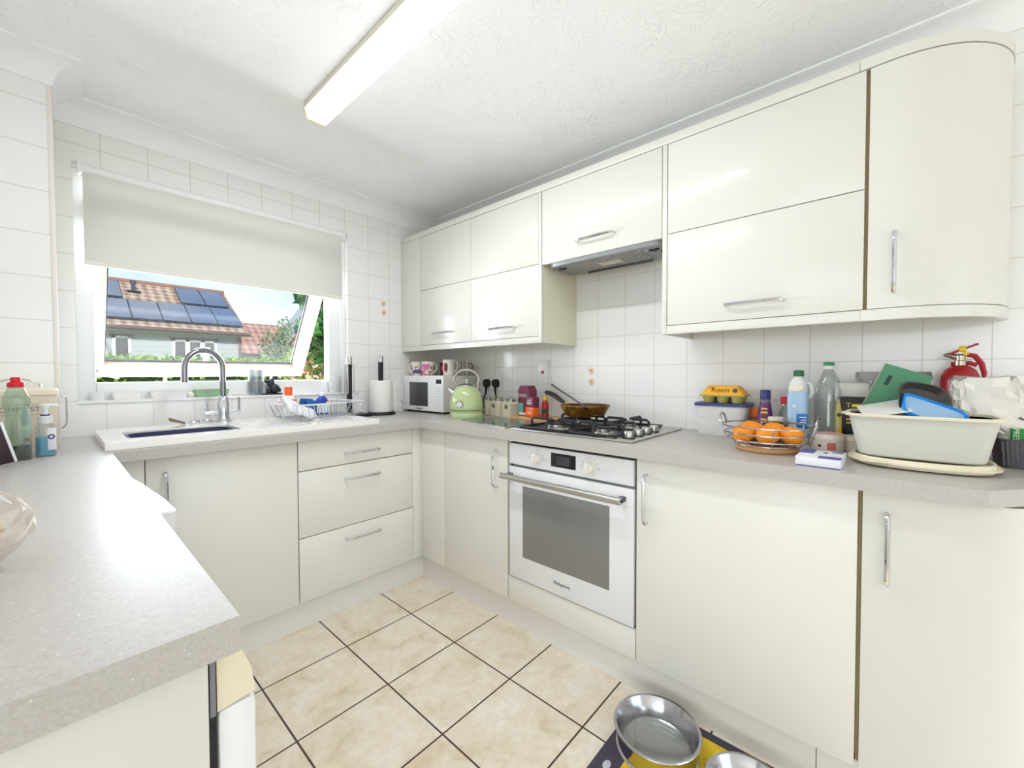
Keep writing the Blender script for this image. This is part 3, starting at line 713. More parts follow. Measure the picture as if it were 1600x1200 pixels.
for z in (.03, .078): MB().ball((-.024 - z * .06, -.02, z), .0035, 10, 7).build('stud', M_STEEL, pt)
def tray(name, label, cat, loc, w_, d_, h_, m, group=None):
    rg = [sup(0, 0, 0, w_ * .43, d_ * .43, 6), sup(0, 0, h_, w_ / 2, d_ / 2, 6), sup(0, 0, h_ + .002, w_ / 2 + .002, d_ / 2 + .002, 6), sup(0, 0, h_ + .002, w_ / 2 - .004, d_ / 2 - .004, 6), sup(0, 0, .004, w_ * .41, d_ * .41, 6)]
    o = tag(MB().loft(rg).build(name, m), label, cat, group); o.location = loc; return o
sg = 'small trays along the window sill'
tray('seed_tray', 'pale green oblong tray on the window sill', 'tray', (-1.428, .022, SZ), .15, .05, .035, mat('pale green plastic', (160, 196, 156), .35), sg)
tray('seed_tray', 'white oblong tray on the sill, left of the green tray', 'tray', (-1.595, .022, SZ), .145, .05, .035, mat('bright white plastic', (246, 245, 244), .3), sg)
tray('seed_tray', 'low white tray on the sill beside the small white tub', 'tray', (-1.745, .022, SZ), .1, .045, .034, MATS['bright white plastic'], sg)
o = tag(MB().lathe([(0, 0), (.021, 0), (.025, .034), (.026, .037), (.023, .037), (.019, .004), (0, .004)]).build('small_tub', mat('white tub paint', (240, 240, 240), .4)), 'small white tub at the left end of the window sill', 'tub'); o.location = (-1.838, .022, SZ)
o = tag(MB().ball((0, 0, .014), .017, 12, 8, (1, .8, .85)).build('soap_bar', mat('cream soap', (246, 240, 230), .5)), 'small rounded cream soap beside the green tray', 'soap'); o.location = (-1.512, .02, SZ)
o = tag(MB().tube([(-.03, 0, .004), (0, .004, .005), (.03, -.002, .004)], [.002, .004, .003], 8).build('wooden_stick', mat('pinkish wood', (222, 196, 180), .6)), 'short pale stick lying on the sill by the tumbler', 'stick'); o.location = (-1.31, .015, SZ)

# ================================================================== LEFT COUNTER
bn = thing('compost_bin', 'cream metal compost caddy with lid in the left corner', 'bin', (-2.046, -.385, H))
rg = [sup(0, 0, z, a, b_, 9, 48) for z, a, b_ in ((.0005, .085, .082), (.004, .087, .084), (.192, .089, .086))]
M_BIN = mat('cream enamel bin', (226, 212, 192), .4)
MB().loft(rg).build('body', M_BIN, bn)
ld = MB().loft([sup(0, 0, z, a, b_, 9, 48) for z, a, b_ in ((.192, .0925, .0895), (.206, .0925, .0895), (.212, .088, .085), (.216, .07, .068))]).build('lid', mat('pale cream lid', (236, 226, 204), .35), bn)
MB().tube([(-.052, 0, .214), (-.05, 0, .226), (-.028, 0, .240), (0, 0, .246), (.028, 0, .240), (.05, 0, .226), (.052, 0, .214)], .0028, 8).build('lid_handle', M_STEEL, ld)
MB().tube([(.088, 0, .182), (.104, 0, .182), (.110, 0, .176), (.110, 0, .09), (.106, 0, .078), (.098, 0, .07)], .0024, 8).build('side_handle', M_STEEL, bn)
MB().lathe([(0, 0), (.012, 0), (.012, .006), (0, .008)], (.0875, 0, .18), 14, 'x').build('handle_mount', M_CREAM_M, bn)
text('COMPOST', .022, mat('grey lettering', (150, 138, 126), .6), bn, (.0, -.0868, .146), FACE_Y)
b = MB().box(-.052, .052, -.0868, -.0862, .162, .163).box(-.052, .052, -.0868, -.0862, .129, .130)
b.build('label_rule', MATS['grey lettering'], bn)
dl = thing('washing_up_bottle', 'tall clear wasp-waisted detergent bottle with red cap', 'bottle', (-2.041, -.585, H), 0)
sec = [(.0008, .027, .02), (.006, .029, .022), (.07, .027, .021), (.125, .0215, .018), (.15, .022, .018), (.175, .029, .02), (.19, .027, .019), (.215, .018, .014), (.222, .014, .013)]
M_DET = glass_mat('green tinted bottle', (218, 234, 222), .08, .07, (206, 222, 210))
MB().loft([sup(0, 0, z, a, b_, 2.6) for z, a, b_ in sec]).build('body', M_DET, dl)
MB().loft([sup(0, 0, z, a * .93, b_ * .93, 2.6) for z, a, b_ in ((.003, .028, .021), (.006, .029, .022), (.045, .0275, .0212))]).build('liquid', mat('dark green liquid', (16, 26, 24), .2), dl)
c_ = MB().lathe([(0, .22), (.017, .22), (.018, .224), (.017, .234), (.011, .237), (.0105, .250), (0, .251)]).build('cap', mat('red plastic', (214, 28, 48), .35), dl)
gb = thing('washing_up_bottle', 'smaller curved detergent bottle with teal liquid beside the compost caddy', 'bottle', (-2.027, -.538, H))
MB().loft([sup(x, 0, z, a, b_, 2.4) for z, a, b_, x in ((.0008, .012, .018, 0), (.05, .012, .018, .0), (.09, .010, .016, .004), (.13, .011, .014, .002), (.15, .007, .009, .002), (.158, .004, .004, .002))]).build('body', glass_mat('clear white bottle', (225, 238, 240), .12, .35, (222, 232, 236)), gb)
MB().loft([sup(0, 0, z, .0112, .0168, 2.4) for z in (.003, .04)]).build('liquid', mat('teal liquid', (16, 120, 140), .2), gb)
MB().box(-.004, .010, -.0185, -.0165, .062, .1, .001).build('label', M_WHITE, gb)
MB().lathe([(0, -.019), (.006, -.019), (.006, -.016), (0, -.016)], (.004, 0, .058), 14, 'y').build('label_spot', MATS['red plastic'], gb)
pm = thing('soap_dispenser', 'clear pump dispenser half full of blue soap', 'dispenser', (-1.985, -.545, H))
MB().loft([sup(0, 0, z, a, b_, 3) for z, a, b_ in ((.0008, .021, .016), (.004, .0225, .0175), (.095, .0215, .0165), (.105, .016, .014))]).build('body', M_CLEAR, pm)
MB().loft([sup(0, 0, z, .0205, .0155, 3) for z in (.003, .062)]).build('liquid', mat('blue soap', (84, 182, 222), .15), pm)
MB().lathe([(0, .104), (.0165, .104), (.0165, .126), (.012, .128), (0, .128)]).build('collar', mat('pale grey collar', (222, 226, 230), .3), pm)
MB().lathe([(0, .128), (.0105, .128), (.0105, .132), (0, .132)]).build('collar_ring', mat('navy ring', (34, 36, 110), .4), pm)
MB().lathe([(0, .132), (.006, .132), (.0065, .15), (.012, .158), (.012, .163), (0, .164)]).tube([(-.012, 0, .16), (.01, 0, .161), (.03, 0, .157)], .005, 8).build('pump', M_WHITE, pm)
MB().box(.004, .0225, -.0178, -.016, .02, .09, .001).build('label', mat('pale label', (232, 234, 242), .4), pm)
MB().lathe([(.004, -.0185), (.008, -.0185), (.008, -.0165), (.004, -.0165)], (.012, 0, .062), 16, 'y').build('label_mark', mat('navy print', (70, 76, 130), .5), pm)
tb = thing('tablet_case', 'dark maroon tablet case propped upright at the far left of the counter', 'tablet', (-2.092, -.70, H + .0012), .12)
Mx = Matrix.Rotation(-.22, 4, 'Y')
MB().box(-.03, .052, -.006, .002, 0, .115, .002).xf(Mx).build('screen', mat('dark maroon cover', (52, 28, 40), .4), tb)
MB().box(.050, .056, -.008, .004, 0, .116, .002).xf(Mx).build('edge', M_WHITE, tb)
bg_ = thing('bread_bag', 'loaf in a clear plastic bag at the left edge of the counter', 'bread', (-2.075, -1.66, H))
rng = random.Random(11)
b = MB().ball((0, 0, .058), .085, 20, 14, (1.05, 1.1, .66))
for v_ in b.b.verts:
    v_.co += Vector((rng.uniform(-1, 1), rng.uniform(-1, 1), rng.uniform(-1, 1) if v_.co.z > .01 else 0)) * .004
b.build('bag', glass_mat('crinkled clear film', (250, 246, 242), .18, .2, (240, 232, 226)), bg_, smooth=0)
MB().ball((-.012, .005, .052), .066, 18, 12, (1.1, 1.1, .74)).build('loaf', mat('pale bread crust', (226, 194, 160), .7), bg_)

# ================================================================== MICROWAVE CORNER
mw = thing('microwave', 'white microwave oven in the corner under the wall cupboards', 'microwave', (-.17, -.235, H))
MB().box(-.135, .15, -.2185, .2245, .014, .2485, .004).build('body', mat('microwave side', (212, 208, 200), .4), mw)
for x in (-.12, .13):
    for y in (-.19, .19): MB().cyl((x, y, .0006), .012, .0135, 12).build('foot', M_BLACK, mw)
fr = MB().box(-.152, -.135, -.2195, .2255, .014, .249, .005).build('front', M_WHITE, mw)
MB().box(-.1535, -.15, -.065, .142, .045, .205, .002).build('window', mat('dark microwave window', (72, 74, 76), .2), fr)
MB().box(-.1535, -.15, -.206, -.152, .196, .224, .002).build('display', M_SCREEN, fr)
b = MB()
for r_ in range(7):
    for c_ in range(3): b.box(-.1528, -.15, -.200 + c_ * .018, -.186 + c_ * .018, .052 + r_ * .019, .062 + r_ * .019, .002)
b.build('keypad', mat('pale keys', (220, 222, 226), .4), fr)
MB().tube([(-.152, .212, .07), (-.168, .212, .08), (-.168, .212, .18), (-.152, .212, .19)], .006, 8).build('handle', M_WHITE, fr)
text('Panasonic', .016, M_BLACK, fr, (-.1528, .03, .028), FACE_X)
# mugs -------------------------------------------------------------------
MZ = H + .2492; MG = 'mugs on top of the microwave'
def mug(label, loc, r0, r1, h, m, ang, spots=(), rim=None, hm=None, kind='mug'):
    t = thing(kind, label, 'mug', (loc[0], loc[1], MZ), 0, MG)
    MB().lathe([(0, 0), (r0, 0), (r0 + .002, .003), (r1, h), (r1 - .003, h), (r0 - .002, .006), (0, .006)], seg=32).build('body', m, t)
    dx, dy = math.cos(ang), math.sin(ang); rm = (r0 + r1) / 2
    pts = [(dx * (rm - .001 + o_), dy * (rm - .001 + o_), h * z_) for o_, z_ in ((.0015, .84), (.016, .86), (.025, .72), (.024, .5), (.014, .3), (-.001, .2))]
    MB().tube(pts, .0042, 8).build('handle', hm or m, t)
    for (a, z, s_, mm) in spots:
        rr = r0 + (r1 - r0) * z / h
        bb = MB().ball((0, 0, 0), 1, 14, 8, (.0016, s_[0], s_[1])).xf(Matrix.Translation((math.cos(a) * rr, math.sin(a) * rr, z)) @ Matrix.Rotation(a, 4, 'Z'))
        bb.build('print', mm, t)
    return t
M_CHINA = mat('white china', (236, 230, 222), .2); M_PURP = mat('violet print', (92, 72, 138), .4); M_PINK = mat('rose print', (222, 118, 168), .4)
M_PINK2 = mat('deep rose print', (190, 66, 122), .4); M_GRN = mat('leaf print', (122, 142, 86), .4); M_RED = mat('red print', (196, 56, 48), .4); M_BLK = mat('black print', (44, 34, 38), .4); M_ORG = mat('orange print', (236, 120, 48), .4)
cd = math.radians(222)                               # direction from the mugs to the room
mug('white china mug printed with violet flowers, first on the microwave', (-.262, -.10), .028, .040, .094, M_CHINA, cd - 1.6,
    [(cd + .25, .034, (.018, .02), M_PURP), (cd - .45, .030, (.015, .018), M_PURP), (cd + .0, .058, (.012, .006), M_GRN), (cd + .75, .03, (.01, .013), mat('wine print', (110, 64, 78), .4)), (cd - .9, .05, (.006, .008), M_PURP)])
mug('white china mug printed with large pink roses', (-.255, -.213), .034, .044, .094, M_CHINA, cd + 1.45,
    [(cd - .1, .062, (.028, .027), M_PINK), (cd + .05, .064, (.012, .013), M_PINK2), (cd - .75, .028, (.018, .02), M_PINK), (cd + .55, .026, (.012, .012), M_GRN), (cd + .9, .055, (.014, .016), mat('olive print', (160, 160, 120), .4)), (cd + .1, .006, (.028, .004), M_PINK2)])
mug('dark patterned mug behind the rose mug', (-.15, -.27), .034, .036, .088, mat('dark plum glaze', (92, 48, 64), .3), cd + 2,
    [(cd + .2, .04, (.012, .03), M_BLK), (cd - .5, .05, (.01, .02), M_PINK)])
mug('tall cream mug printed with a bird in red and black', (-.222, -.392), .034, .038, .104, M_CHINA, cd + 1.5,
    [(cd - .55, .062, (.009, .034), M_RED), (cd - .25, .058, (.009, .034), M_BLK), (cd - .45, .048, (.008, .018), mat('white print', (246, 244, 240), .4)), (cd - .55, .024, (.008, .007), M_ORG), (cd - .2, .024, (.008, .007), M_ORG)])
m_lat = mat('grey lattice glaze', (150, 146, 134), .35)
v = coords(m_lat, scale=(1, 1, 1)); vo = N(m_lat, 'ShaderNodeTexVoronoi', feature='DISTANCE_TO_EDGE'); vo.inputs['Scale'].default_value = 90; vo.inputs['Randomness'].default_value = .1; L(m_lat, v, vo.inputs['Vector'])
L(m_lat, mix(m_lat, math_(m_lat, 'LESS_THAN', vo.outputs['Distance'], .12), rgb(104, 100, 92), rgb(206, 202, 188)), bsdf(m_lat).inputs['Base Color'])
mug('grey lattice patterned mug with dark handle at the microwave edge', (-.10, -.402), .038, .038, .096, m_lat, cd + 1.5, hm=mat('dark mug handle', (110, 104, 98), .4))
# kettle -----------------------------------------------------------------
kt = thing('kettle', 'pale green dome kettle with chrome handle and dial', 'kettle', (-.315, -.672, H), math.radians(-48.2))
# local +x = right in the photo, -y = towards the room
M_KGREEN = mat('pale green enamel', (188, 206, 150), .18, coat=.6)
MB().lathe([(0, .0006), (.098, .0006), (.1, .006), (.1, .026), (.098, .03)], seg=48).build('base', M_KGREEN, kt)
bd = MB().lathe([(0, .03), (.0975, .03), (.1, .034), (.1005, .075), (.097, .105), (.087, .14), (.072, .167), (.056, .183), (.05, .187), (0, .187)], seg=48).build('body', M_KGREEN, kt)
b = MB()
b.lathe([(.0995, .0445), (.1012, .0445), (.1012, .0485), (.0995, .0485), (.0995, .0445)], seg=48)
lab(b.build('level_band', mat('dark band', (88, 92, 88), .4), kt), 'thin dark band round the kettle')
dl_ = MB().lathe([(0, 0), (.021, 0), (.0225, -.004), (.021, -.009), (.018, -.006), (0, -.006)], (0, 0, 0), 28, 'y').xf(Matrix.Rotation(-.30, 4, 'Z') @ Matrix.Translation((0, -.097, .085)) @ Matrix.Rotation(.12, 4, 'X')).build('dial', M_CHROME, kt)
MB().lathe([(0, -.0065), (.0165, -.0065), (.0165, -.0075), (0, -.0075)], (0, 0, 0), 24, 'y').xf(Matrix.Rotation(-.30, 4, 'Z') @ Matrix.Translation((0, -.097, .085)) @ Matrix.Rotation(.12, 4, 'X')).build('dial_face', mat('dial face', (228, 226, 224), .4), dl_)
ldk = MB().lathe([(.0, .186), (.056, .186), (.056, .189), (.048, .196), (.02, .203), (0, .204)], seg=36).build('lid', M_CHROME, kt)
MB().lathe([(0, .203), (.006, .204), (.006, .212), (.0105, .217), (.0105, .225), (.006, .23), (0, .231)]).build('knob', M_CHROME, ldk)
MB().loft([[(-.06 + x * .9, y * 1.0, .128 + z) for x, y, z in [(math.cos(t) * .012, math.sin(t) * .022, math.cos(t) * .026) for t in [2 * PI * i / 14 for i in range(14)]]],
           [(-.108 + x, y, .166 + z) for x, y, z in [(math.cos(t) * .006, math.sin(t) * .010, math.cos(t) * .010) for t in [2 * PI * i / 14 for i in range(14)]]]]).build('spout', M_CHROME, kt)
hp_ = [(-.058, 0, .182), (-.066, 0, .205)]
for i in range(15):
    a = PI * (1.06 - 1.12 * i / 14); hp_.append((.074 * math.cos(a), 0, .222 + .062 * math.sin(a)))
hp_ += [(.066, 0, .2), (.07, 0, .178), (.064, 0, .172)]
MB().tube(hp_, .0075, 10).build('handle', mat('silver grey handle', (186, 178, 172), .3, .5), kt)
MB().box(.096, .106, -.01, .01, .05, .13, .004).box(.094, .104, -.012, .012, .022, .042, .003).build('switch', M_BLACK, kt)
# sockets and plugs ------------------------------------------------------
so = thing('wall_socket', 'white double wall socket above the canisters', 'socket', (0, -.59, 1.112))
MB().box(-.009, 0, -.088, .082, -.052, .052, .003).build('faceplate', M_WHITE, so)
MB().box(-.0105, -.009, -.086, -.083, -.05, .05, .0004).build('side_edge', M_OFFW, so)
for y in (.016, -.022): MB().box(-.0125, -.009, y - .007, y + .007, .028, .046, .001).build('rocker', M_WHITE, so)
for k, (y, lb) in enumerate([(-.545, 'black plug in the left half of the double socket'), (-.628, 'black plug in the right half of the double socket')]):
    p = thing('mains_plug', lb, 'plug', (-.0095, y, 1.107), 0, 'plugs in the double socket')
    MB().loft([[(-.001, a, b_) for a, b_, _ in sup(0, 0, 0, .026, .027, 2.6, 24)], [(-.022, a, b_) for a, b_, _ in sup(0, 0, 0, .025, .026, 2.6, 24)], [(-.032, a, b_) for a, b_, _ in sup(0, 0, 0, .017, .018, 2.2, 24)]]).build('body', M_BLACK, p)
    zz = -.19 if k else -.185
    MB().tube([(-.016, 0, -.022), (-.016, .003 * (1 - 2 * k), -.06), (-.018, .014 * (1 - 2 * k), -.10), (-.03, .03, -.14), (-.045, .05, zz)], [.009, .0065, .004, .0035, .0035], 8).build('cable', M_BLACK, p)
sw = thing('cooker_switch', 'white wall switch plate with red rocker behind the hob', 'switch', (0, -1.01, 1.177))
MB().box(-.009, 0, -.041, .041, -.073, .073, .003).build('faceplate', M_WHITE, sw)
MB().box(-.0105, -.009, -.039, -.036, -.071, .071, .0004).build('side_edge', M_OFFW, sw)
MB().box(-.0125, -.009, -.009, .009, -.008, .010, .001).build('rocker', mat('red rocker', (190, 30, 34), .35), sw)
b = MB()
for z in (-.06, .06): b.lathe([(0, 0), (.003, 0), (.003, -.0015), (0, -.0015)], (-.009, 0, z), 10, 'x')
b.build('screws', M_STEEL, sw)
# canisters --------------------------------------------------------------
CG = 'cream storage canisters by the kettle'
def canister(x, y, label):
    t = thing('canister', label, 'canister', (x, y, H), math.radians(-14), CG)
    pr_ = [(-.038, 0.001), (.038, .001), (.042, .082)] + [(.042 * math.cos(PI * i / 8), .082 + .011 * math.sin(PI * i / 8)) for i in range(1, 8)] + [(-.042, .082)]
    MB().prism([(a, b_) for a, b_ in pr_], -.038, .038, 'x').build('body', mat('cream ceramic', (224, 216, 194), .3), t)
    MB().box(-.0395, -.0375, -.016, .016, .05, .074, .001).build('label_window', mat('label window', (110, 108, 100), .3), t)
    MB().lathe([(0, .088), (.030, .088), (.031, .092), (.031, .106), (.028, .109), (0, .109)], seg=28).build('lid', M_STEEL, t)
canister(-.118, -.655, 'cream canister mostly hidden behind the green kettle')
canister(-.122, -.752, 'middle cream canister of three, beside the kettle')
canister(-.126, -.862, 'right-hand cream canister of three, beside the coffee packets')
# boards -------------------------------------------------------------------
gp = [(-.435, -.72), (-.552, -1.205), (-.275, -1.215), (-.17, -.78)]
gp = [(-.44, -.765), (-.553, -1.205), (-.30, -1.222), (-.215, -.81)]
o = tag(MB().prism(gp, H + .001, H + .006).build('glass_board', M_GBOARD), 'thin greenish glass worktop saver lying before the kettle', 'chopping board')
o = tag(MB().box(-.21, -.035, -1.21, -.925, H + .001, H + .015, .004).build('wooden_board', mat('pale wood board', (212, 170, 108), .5)), 'pale wooden chopping board under the coffee packets', 'chopping board')
# coffee, sauces ------------------------------------------------------------
M_MAR = mat('maroon pack', (112, 34, 66), .35); M_PACKO = mat('orange pack', (238, 104, 40), .35); M_TEAL = mat('teal pack', (96, 170, 160), .4); M_TXT = mat('white print ink', (244, 240, 236), .5)
cg = 'maroon coffee packets'
c1 = thing('coffee_packet', 'taller maroon coffee packet with folded gable top', 'coffee', (-.135, -.995, H + .0152), math.radians(-8), cg)
gb_ = [(-.048, 0), (.048, 0), (.048, .145), (.03, .175), (-.03, .175), (-.048, .145)]
MB().prism(gb_, -.03, .03, 'x').build('pack', M_MAR, c1)
MB().box(-.0308, -.029, .004, .046, .006, .075, .002).build('picture', M_TEAL, c1)
MB().box(-.0312, -.03, -.036, .036, .006, .022, .001).build('band', mat('cream pack band', (226, 210, 190), .4), c1)
text('COSTA', .024, M_TXT, c1, (-.0306, .008, .117), FACE_X)
c2 = thing('coffee_packet', 'shorter maroon and orange coffee packet standing in front', 'coffee', (-.185, -1.072, H + .0152), math.radians(-10), cg)
MB().box(-.022, .022, -.034, .034, .0, .115, .004).build('pack', M_MAR, c2)
MB().box(-.0228, .0215, -.0345, .0345, .003, .058, .003).build('band', M_PACKO, c2)
b = MB()
for z, w_ in ((.094, .016), (.082, .02), (.074, .018), (.03, .012), (.022, .02)): b.box(-.0236, -.0226, -w_, w_, z, z + .0035)
b.build('print', M_TXT, c2)
rb = thing('sauce_bottle', 'small red sauce bottle with yellow cap by the coffee packets', 'bottle', (-.14, -1.128, H + .0152))
MB().lathe([(0, .0006), (.018, .0006), (.019, .004), (.019, .075), (.012, .092), (.009, .098), (0, .098)]).build('body', mat('red sauce', (170, 32, 34), .2), rb)
MB().lathe([(.0192, .022), (.0196, .022), (.0196, .05), (.0192, .05)]).build('label', mat('dark green label', (64, 66, 50), .4), rb)
MB().lathe([(0, .096), (.0115, .096), (.011, .114), (.006, .12), (0, .12)]).build('cap', mat('yellow cap', (232, 196, 40), .35), rb)
# frying pan ------------------------------------------------------------
fp = thing('frying_pan', 'well-used golden frying pan resting on the rear hob burner', 'pan', (-.215, -1.43, H + .0515))
M_PAN = mat('browned gold pan', (176, 124, 44), .3, .55)
v = coords(M_PAN); L(M_PAN, ramp(M_PAN, noise(M_PAN, v, 26, 5, .6), [(.35, rgb(96, 56, 26)), (.55, rgb(178, 126, 46)), (.75, rgb(206, 164, 76))]), bsdf(M_PAN).inputs['Base Color'])
MB().lathe([(0, 0), (.092, 0), (.097, .004), (.122, .05), (.1245, .05), (.1235, .053), (.1195, .051)], seg=48).build('body', M_PAN, fp)
MB().lathe([(.1195, .0512), (.092, .0075), (.088, .005), (0, .005)], seg=48, ).build('inside', mat('dark seasoned inside', (66, 46, 36), .4), fp)
ha = Vector((.20, .975, 0)).normalized()
P = lambda d_, z_: (ha.x * d_, ha.y * d_, z_)
hh_ = MB().tube([P(.118, .043), P(.14, .052), P(.17, .067), P(.21, .087), P(.25, .099), P(.285, .104), P(.295, .104)], [.008, .009, .011, .0125, .013, .012, .006], 10).build('handle', M_BLACK, fp)
MB().tube([P(.119, .0445), P(.135, .0515)], [.0105, .0105], 10).build('handle_ring', mat('yellow handle ring', (206, 158, 32), .4), hh_)
o = tag(MB().tube([(-.205, -1.35, .99), (-.14, -1.22, 1.025), (-.07, -1.08, 1.06)], [.006, .0085, .009], 8).build('wooden_spoon', mat('pale spoon wood', (214, 178, 132), .6)), 'pale wooden spoon handle sticking out below the black pan handle', 'spoon')
o.location = (0, 0, 0)
b = MB().tube([(-.245, -1.50, .972), (-.19, -1.38, 1.022), (-.12, -1.20, 1.085), (-.095, -1.14, 1.108)], [.004, .0042, .0055, .006], 8).box(-.275, -.232, -1.535, -1.49, .9695, .972, .001)
tag(b.build('spatula', mat('grey utensil metal', (112, 116, 124), .35, .7)), 'grey metal spatula leaning out of the frying pan', 'spatula')

#PART3
# ================================================================== RIGHT COUNTER
fb = thing('food_box', 'pair of stacked translucent food boxes with navy lid, under the egg carton', 'food box', (-.095, -2.03, H))
MB().loft([sup(0, 0, z, a, b_, 7) for z, a, b_ in ((.0006, .062, .088), (.004, .064, .09), (.068, .068, .096), (.071, .068, .096))]).build('lower_box', M_FROSTB, fb)
MB().loft([sup(0, 0, z, a, b_, 7) for z, a, b_ in ((.0715, .063, .09), (.123, .068, .098))]).build('upper_box', M_FROSTB, fb)
MB().loft([sup(0, 0, z, a, b_, 7) for z, a, b_ in ((.123, .072, .104), (.132, .072, .104), (.136, .068, .1))]).build('lid', mat('navy lid', (62, 68, 118), .4), fb)
eg = thing('egg_carton', 'yellow cardboard egg carton on the navy-lidded food box', 'egg carton', (-.098, -2.034, H + .1365))
M_EGGY = mat('yellow card', (240, 178, 44), .6); M_EGGO = mat('olive card pulp', (180, 170, 96), .8)
b = MB()
for y in (-.054, 0, .054):
    for x in (-.024, .024):
        b.lathe([(0, 0), (.016, 0), (.019, .006), (.026, .028), (.0, .028)], (x, y, 0), 16)
b.box(-.052, .052, -.084, .084, .0255, .0325, .003)
b.build('tray', M_EGGO, eg)
lidp = MB().loft([sup(0, 0, z, a, b_, 9, 48) for z, a, b_ in ((.0325, .051, .083), (.046, .045, .074), (.066, .034, .058), (.069, .031, .055))])
lidp.build('lid', M_EGGY, eg)
MX = Matrix.Translation((-.0425, 0, .0515)) @ Matrix.Rotation(.50, 4, 'Y')
text('Roam', .030, mat('brown ink', (132, 66, 22), .6), eg, (-.0432, .006, .0515), (PI / 2 - .0, 0, -PI / 2), sx=1.0).rotation_euler = (PI / 2 - .42, 0, -PI / 2)
text('free', .011, mat('red ink', (190, 50, 40), .6), eg, (-.0392, .042, .0625), (PI / 2 - .42, 0, -PI / 2))
MB().lathe([(0, 0), (.0095, 0), (.0095, -.0012), (0, -.0012)], (0, 0, 0), 18, 'x').xf(Matrix.Translation((-.0435, -.049, .051)) @ Matrix.Rotation(.42, 4, 'Y')).build('stamp', mat('dark stamp', (72, 66, 60), .5), eg)
# jars and bottles ----------------------------------------------------------
oj = thing('spice_jar', 'small spice jar with orange lid beside the food boxes', 'jar', (-.085, -2.148, H))
MB().lathe([(0, .0006), (.021, .0006), (.022, .004), (.022, .082), (.019, .086), (0, .086)]).build('body', mat('brown spice', (168, 104, 66), .3), oj)
MB().lathe([(0, .085), (.0235, .085), (.0235, .112), (.021, .117), (0, .117)]).build('lid', mat('orange lid plastic', (232, 116, 40), .35), oj)
pb = thing('sauce_bottle', 'purple-labelled sauce bottle with navy cap behind the fruit basket', 'bottle', (-.15, -2.19, H))
MB().lathe([(0, .0006), (.0225, .0006), (.0245, .004), (.0265, .035), (.025, .08), (.017, .145), (.0145, .16), (0, .16)]).build('body', glass_mat('dark bottle glass', (170, 165, 170), .12, .45, (150, 140, 150)), pb)
MB().lathe([(.0268, .05), (.0272, .05), (.0262, .082), (.0178, .146), (.0174, .146)]).build('label', mat('purple label', (98, 46, 110), .4), pb)
bq = MB()
for (z, w_, h_) in ((.122, .013, .007), (.108, .014, .009), (.078, .013, .017)):
    rr = .0275 - (z - .05) * .085
    bq.box(-.0275 + max(0, (z - .082)) * .145, -.018, -w_ + .002, w_ * .8, z - h_ / 2, z + h_ / 2, .002)
bq.build('label_print', mat('gold print', (218, 176, 50), .4), pb)
MB().lathe([(0, .158), (.0175, .158), (.0178, .162), (.0172, .190), (.015, .194), (0, .194)]).build('cap', mat('navy cap', (44, 54, 112), .35), pb)
dj = thing('spice_jar', 'squat jar with cream lid and dark contents behind the fruit basket', 'jar', (-.20, -2.232, H))
MB().lathe([(0, .0006), (.022, .0006), (.023, .004), (.023, .078), (.02, .082), (0, .082)]).build('body', mat('dark jar contents', (74, 76, 76), .2), dj)
MB().lathe([(.0232, .016), (.0236, .016), (.0236, .044), (.0232, .044)]).build('label', mat('pinkish label', (214, 170, 150), .5), dj)
MB().lathe([(0, .081), (.0245, .081), (.0245, .094), (.022, .097), (0, .097)]).build('lid', mat('cream jar lid', (232, 224, 206), .4), dj)
rc = thing('sauce_bottle', 'clear sauce bottle with red cap, half hidden by the milk bottle', 'bottle', (-.085, -2.246, H))
MB().lathe([(0, .0006), (.027, .0006), (.028, .004), (.028, .08), (.022, .105), (.012, .125), (.0115, .14), (0, .14)]).build('body', M_CLEAR, rc)
MB().lathe([(0, .003), (.0262, .003), (.0262, .06), (0, .06)]).build('contents', mat('amber sauce', (116, 66, 40), .25), rc)
MB().lathe([(0, .138), (.0165, .138), (.0165, .164), (.014, .167), (0, .167)]).build('cap', mat('bright red cap', (206, 38, 62), .35), rc)
mk = thing('milk_bottle', 'pale blue milk bottle with dark green cap behind the fruit basket', 'bottle', (-.155, -2.295, H))
MB().loft([sup(0, 0, z, a, b_, 4) for z, a, b_ in ((.0006, .030, .030), (.005, .0325, .0325), (.165, .0325, .0325))] + [sup(0, 0, z, a, b_, 3) for z, a, b_ in ((.195, .029, .029), (.225, .024, .026), (.243, .014, .014), (.247, .0125, .0125))]).build('body', mat('milky plastic', (222, 226, 224), .3), mk)
MB().loft([sup(0, 0, z, a, b_, 4) for z, a, b_ in ((.028, .0331, .0331), (.165, .0331, .0331), (.19, .0302, .0302))], False, False).build('label', mat('sky blue label', (168, 200, 226), .4), mk)
MB().box(-.0339, -.031, -.0325, .0015, .06, .112, .012).build('label_patch', mat('strong blue patch', (36, 116, 190), .4), mk)
bq = MB()
for z, w_ in ((.098, .012), (.088, .009), (.080, .011), (.072, .010)): bq.box(-.0345, -.0336, -.029, -.029 + w_ * 1.8, z, z + .003)
bq.lathe([(0, 0), (.005, 0), (.005, -.001), (0, -.001)], (-.0334, .008, .138), 14, 'x')
bq.build('label_print', mat('white blue print', (226, 236, 244), .4), mk)
MB().lathe([(0, 0), (.022, 0), (.022, -.0014), (0, -.0014)], (0, 0, 0), 24, 'x', 1, .62).xf(Matrix.Translation((-.0305, .004, .205)) @ Matrix.Rotation(.17, 4, 'Y')).build('label_oval', mat('pearl oval', (232, 226, 212), .4), mk)
MB().tube([(0, -.02, .225), (0, -.036, .215), (0, -.041, .19), (0, -.032, .168)], .007, 8).build('handle', MATS['milky plastic'], mk)
MB().lathe([(0, .245), (.016, .245), (.0165, .248), (.016, .264), (.014, .267), (0, .267)]).build('cap', mat('dark green cap', (42, 106, 64), .35), mk)
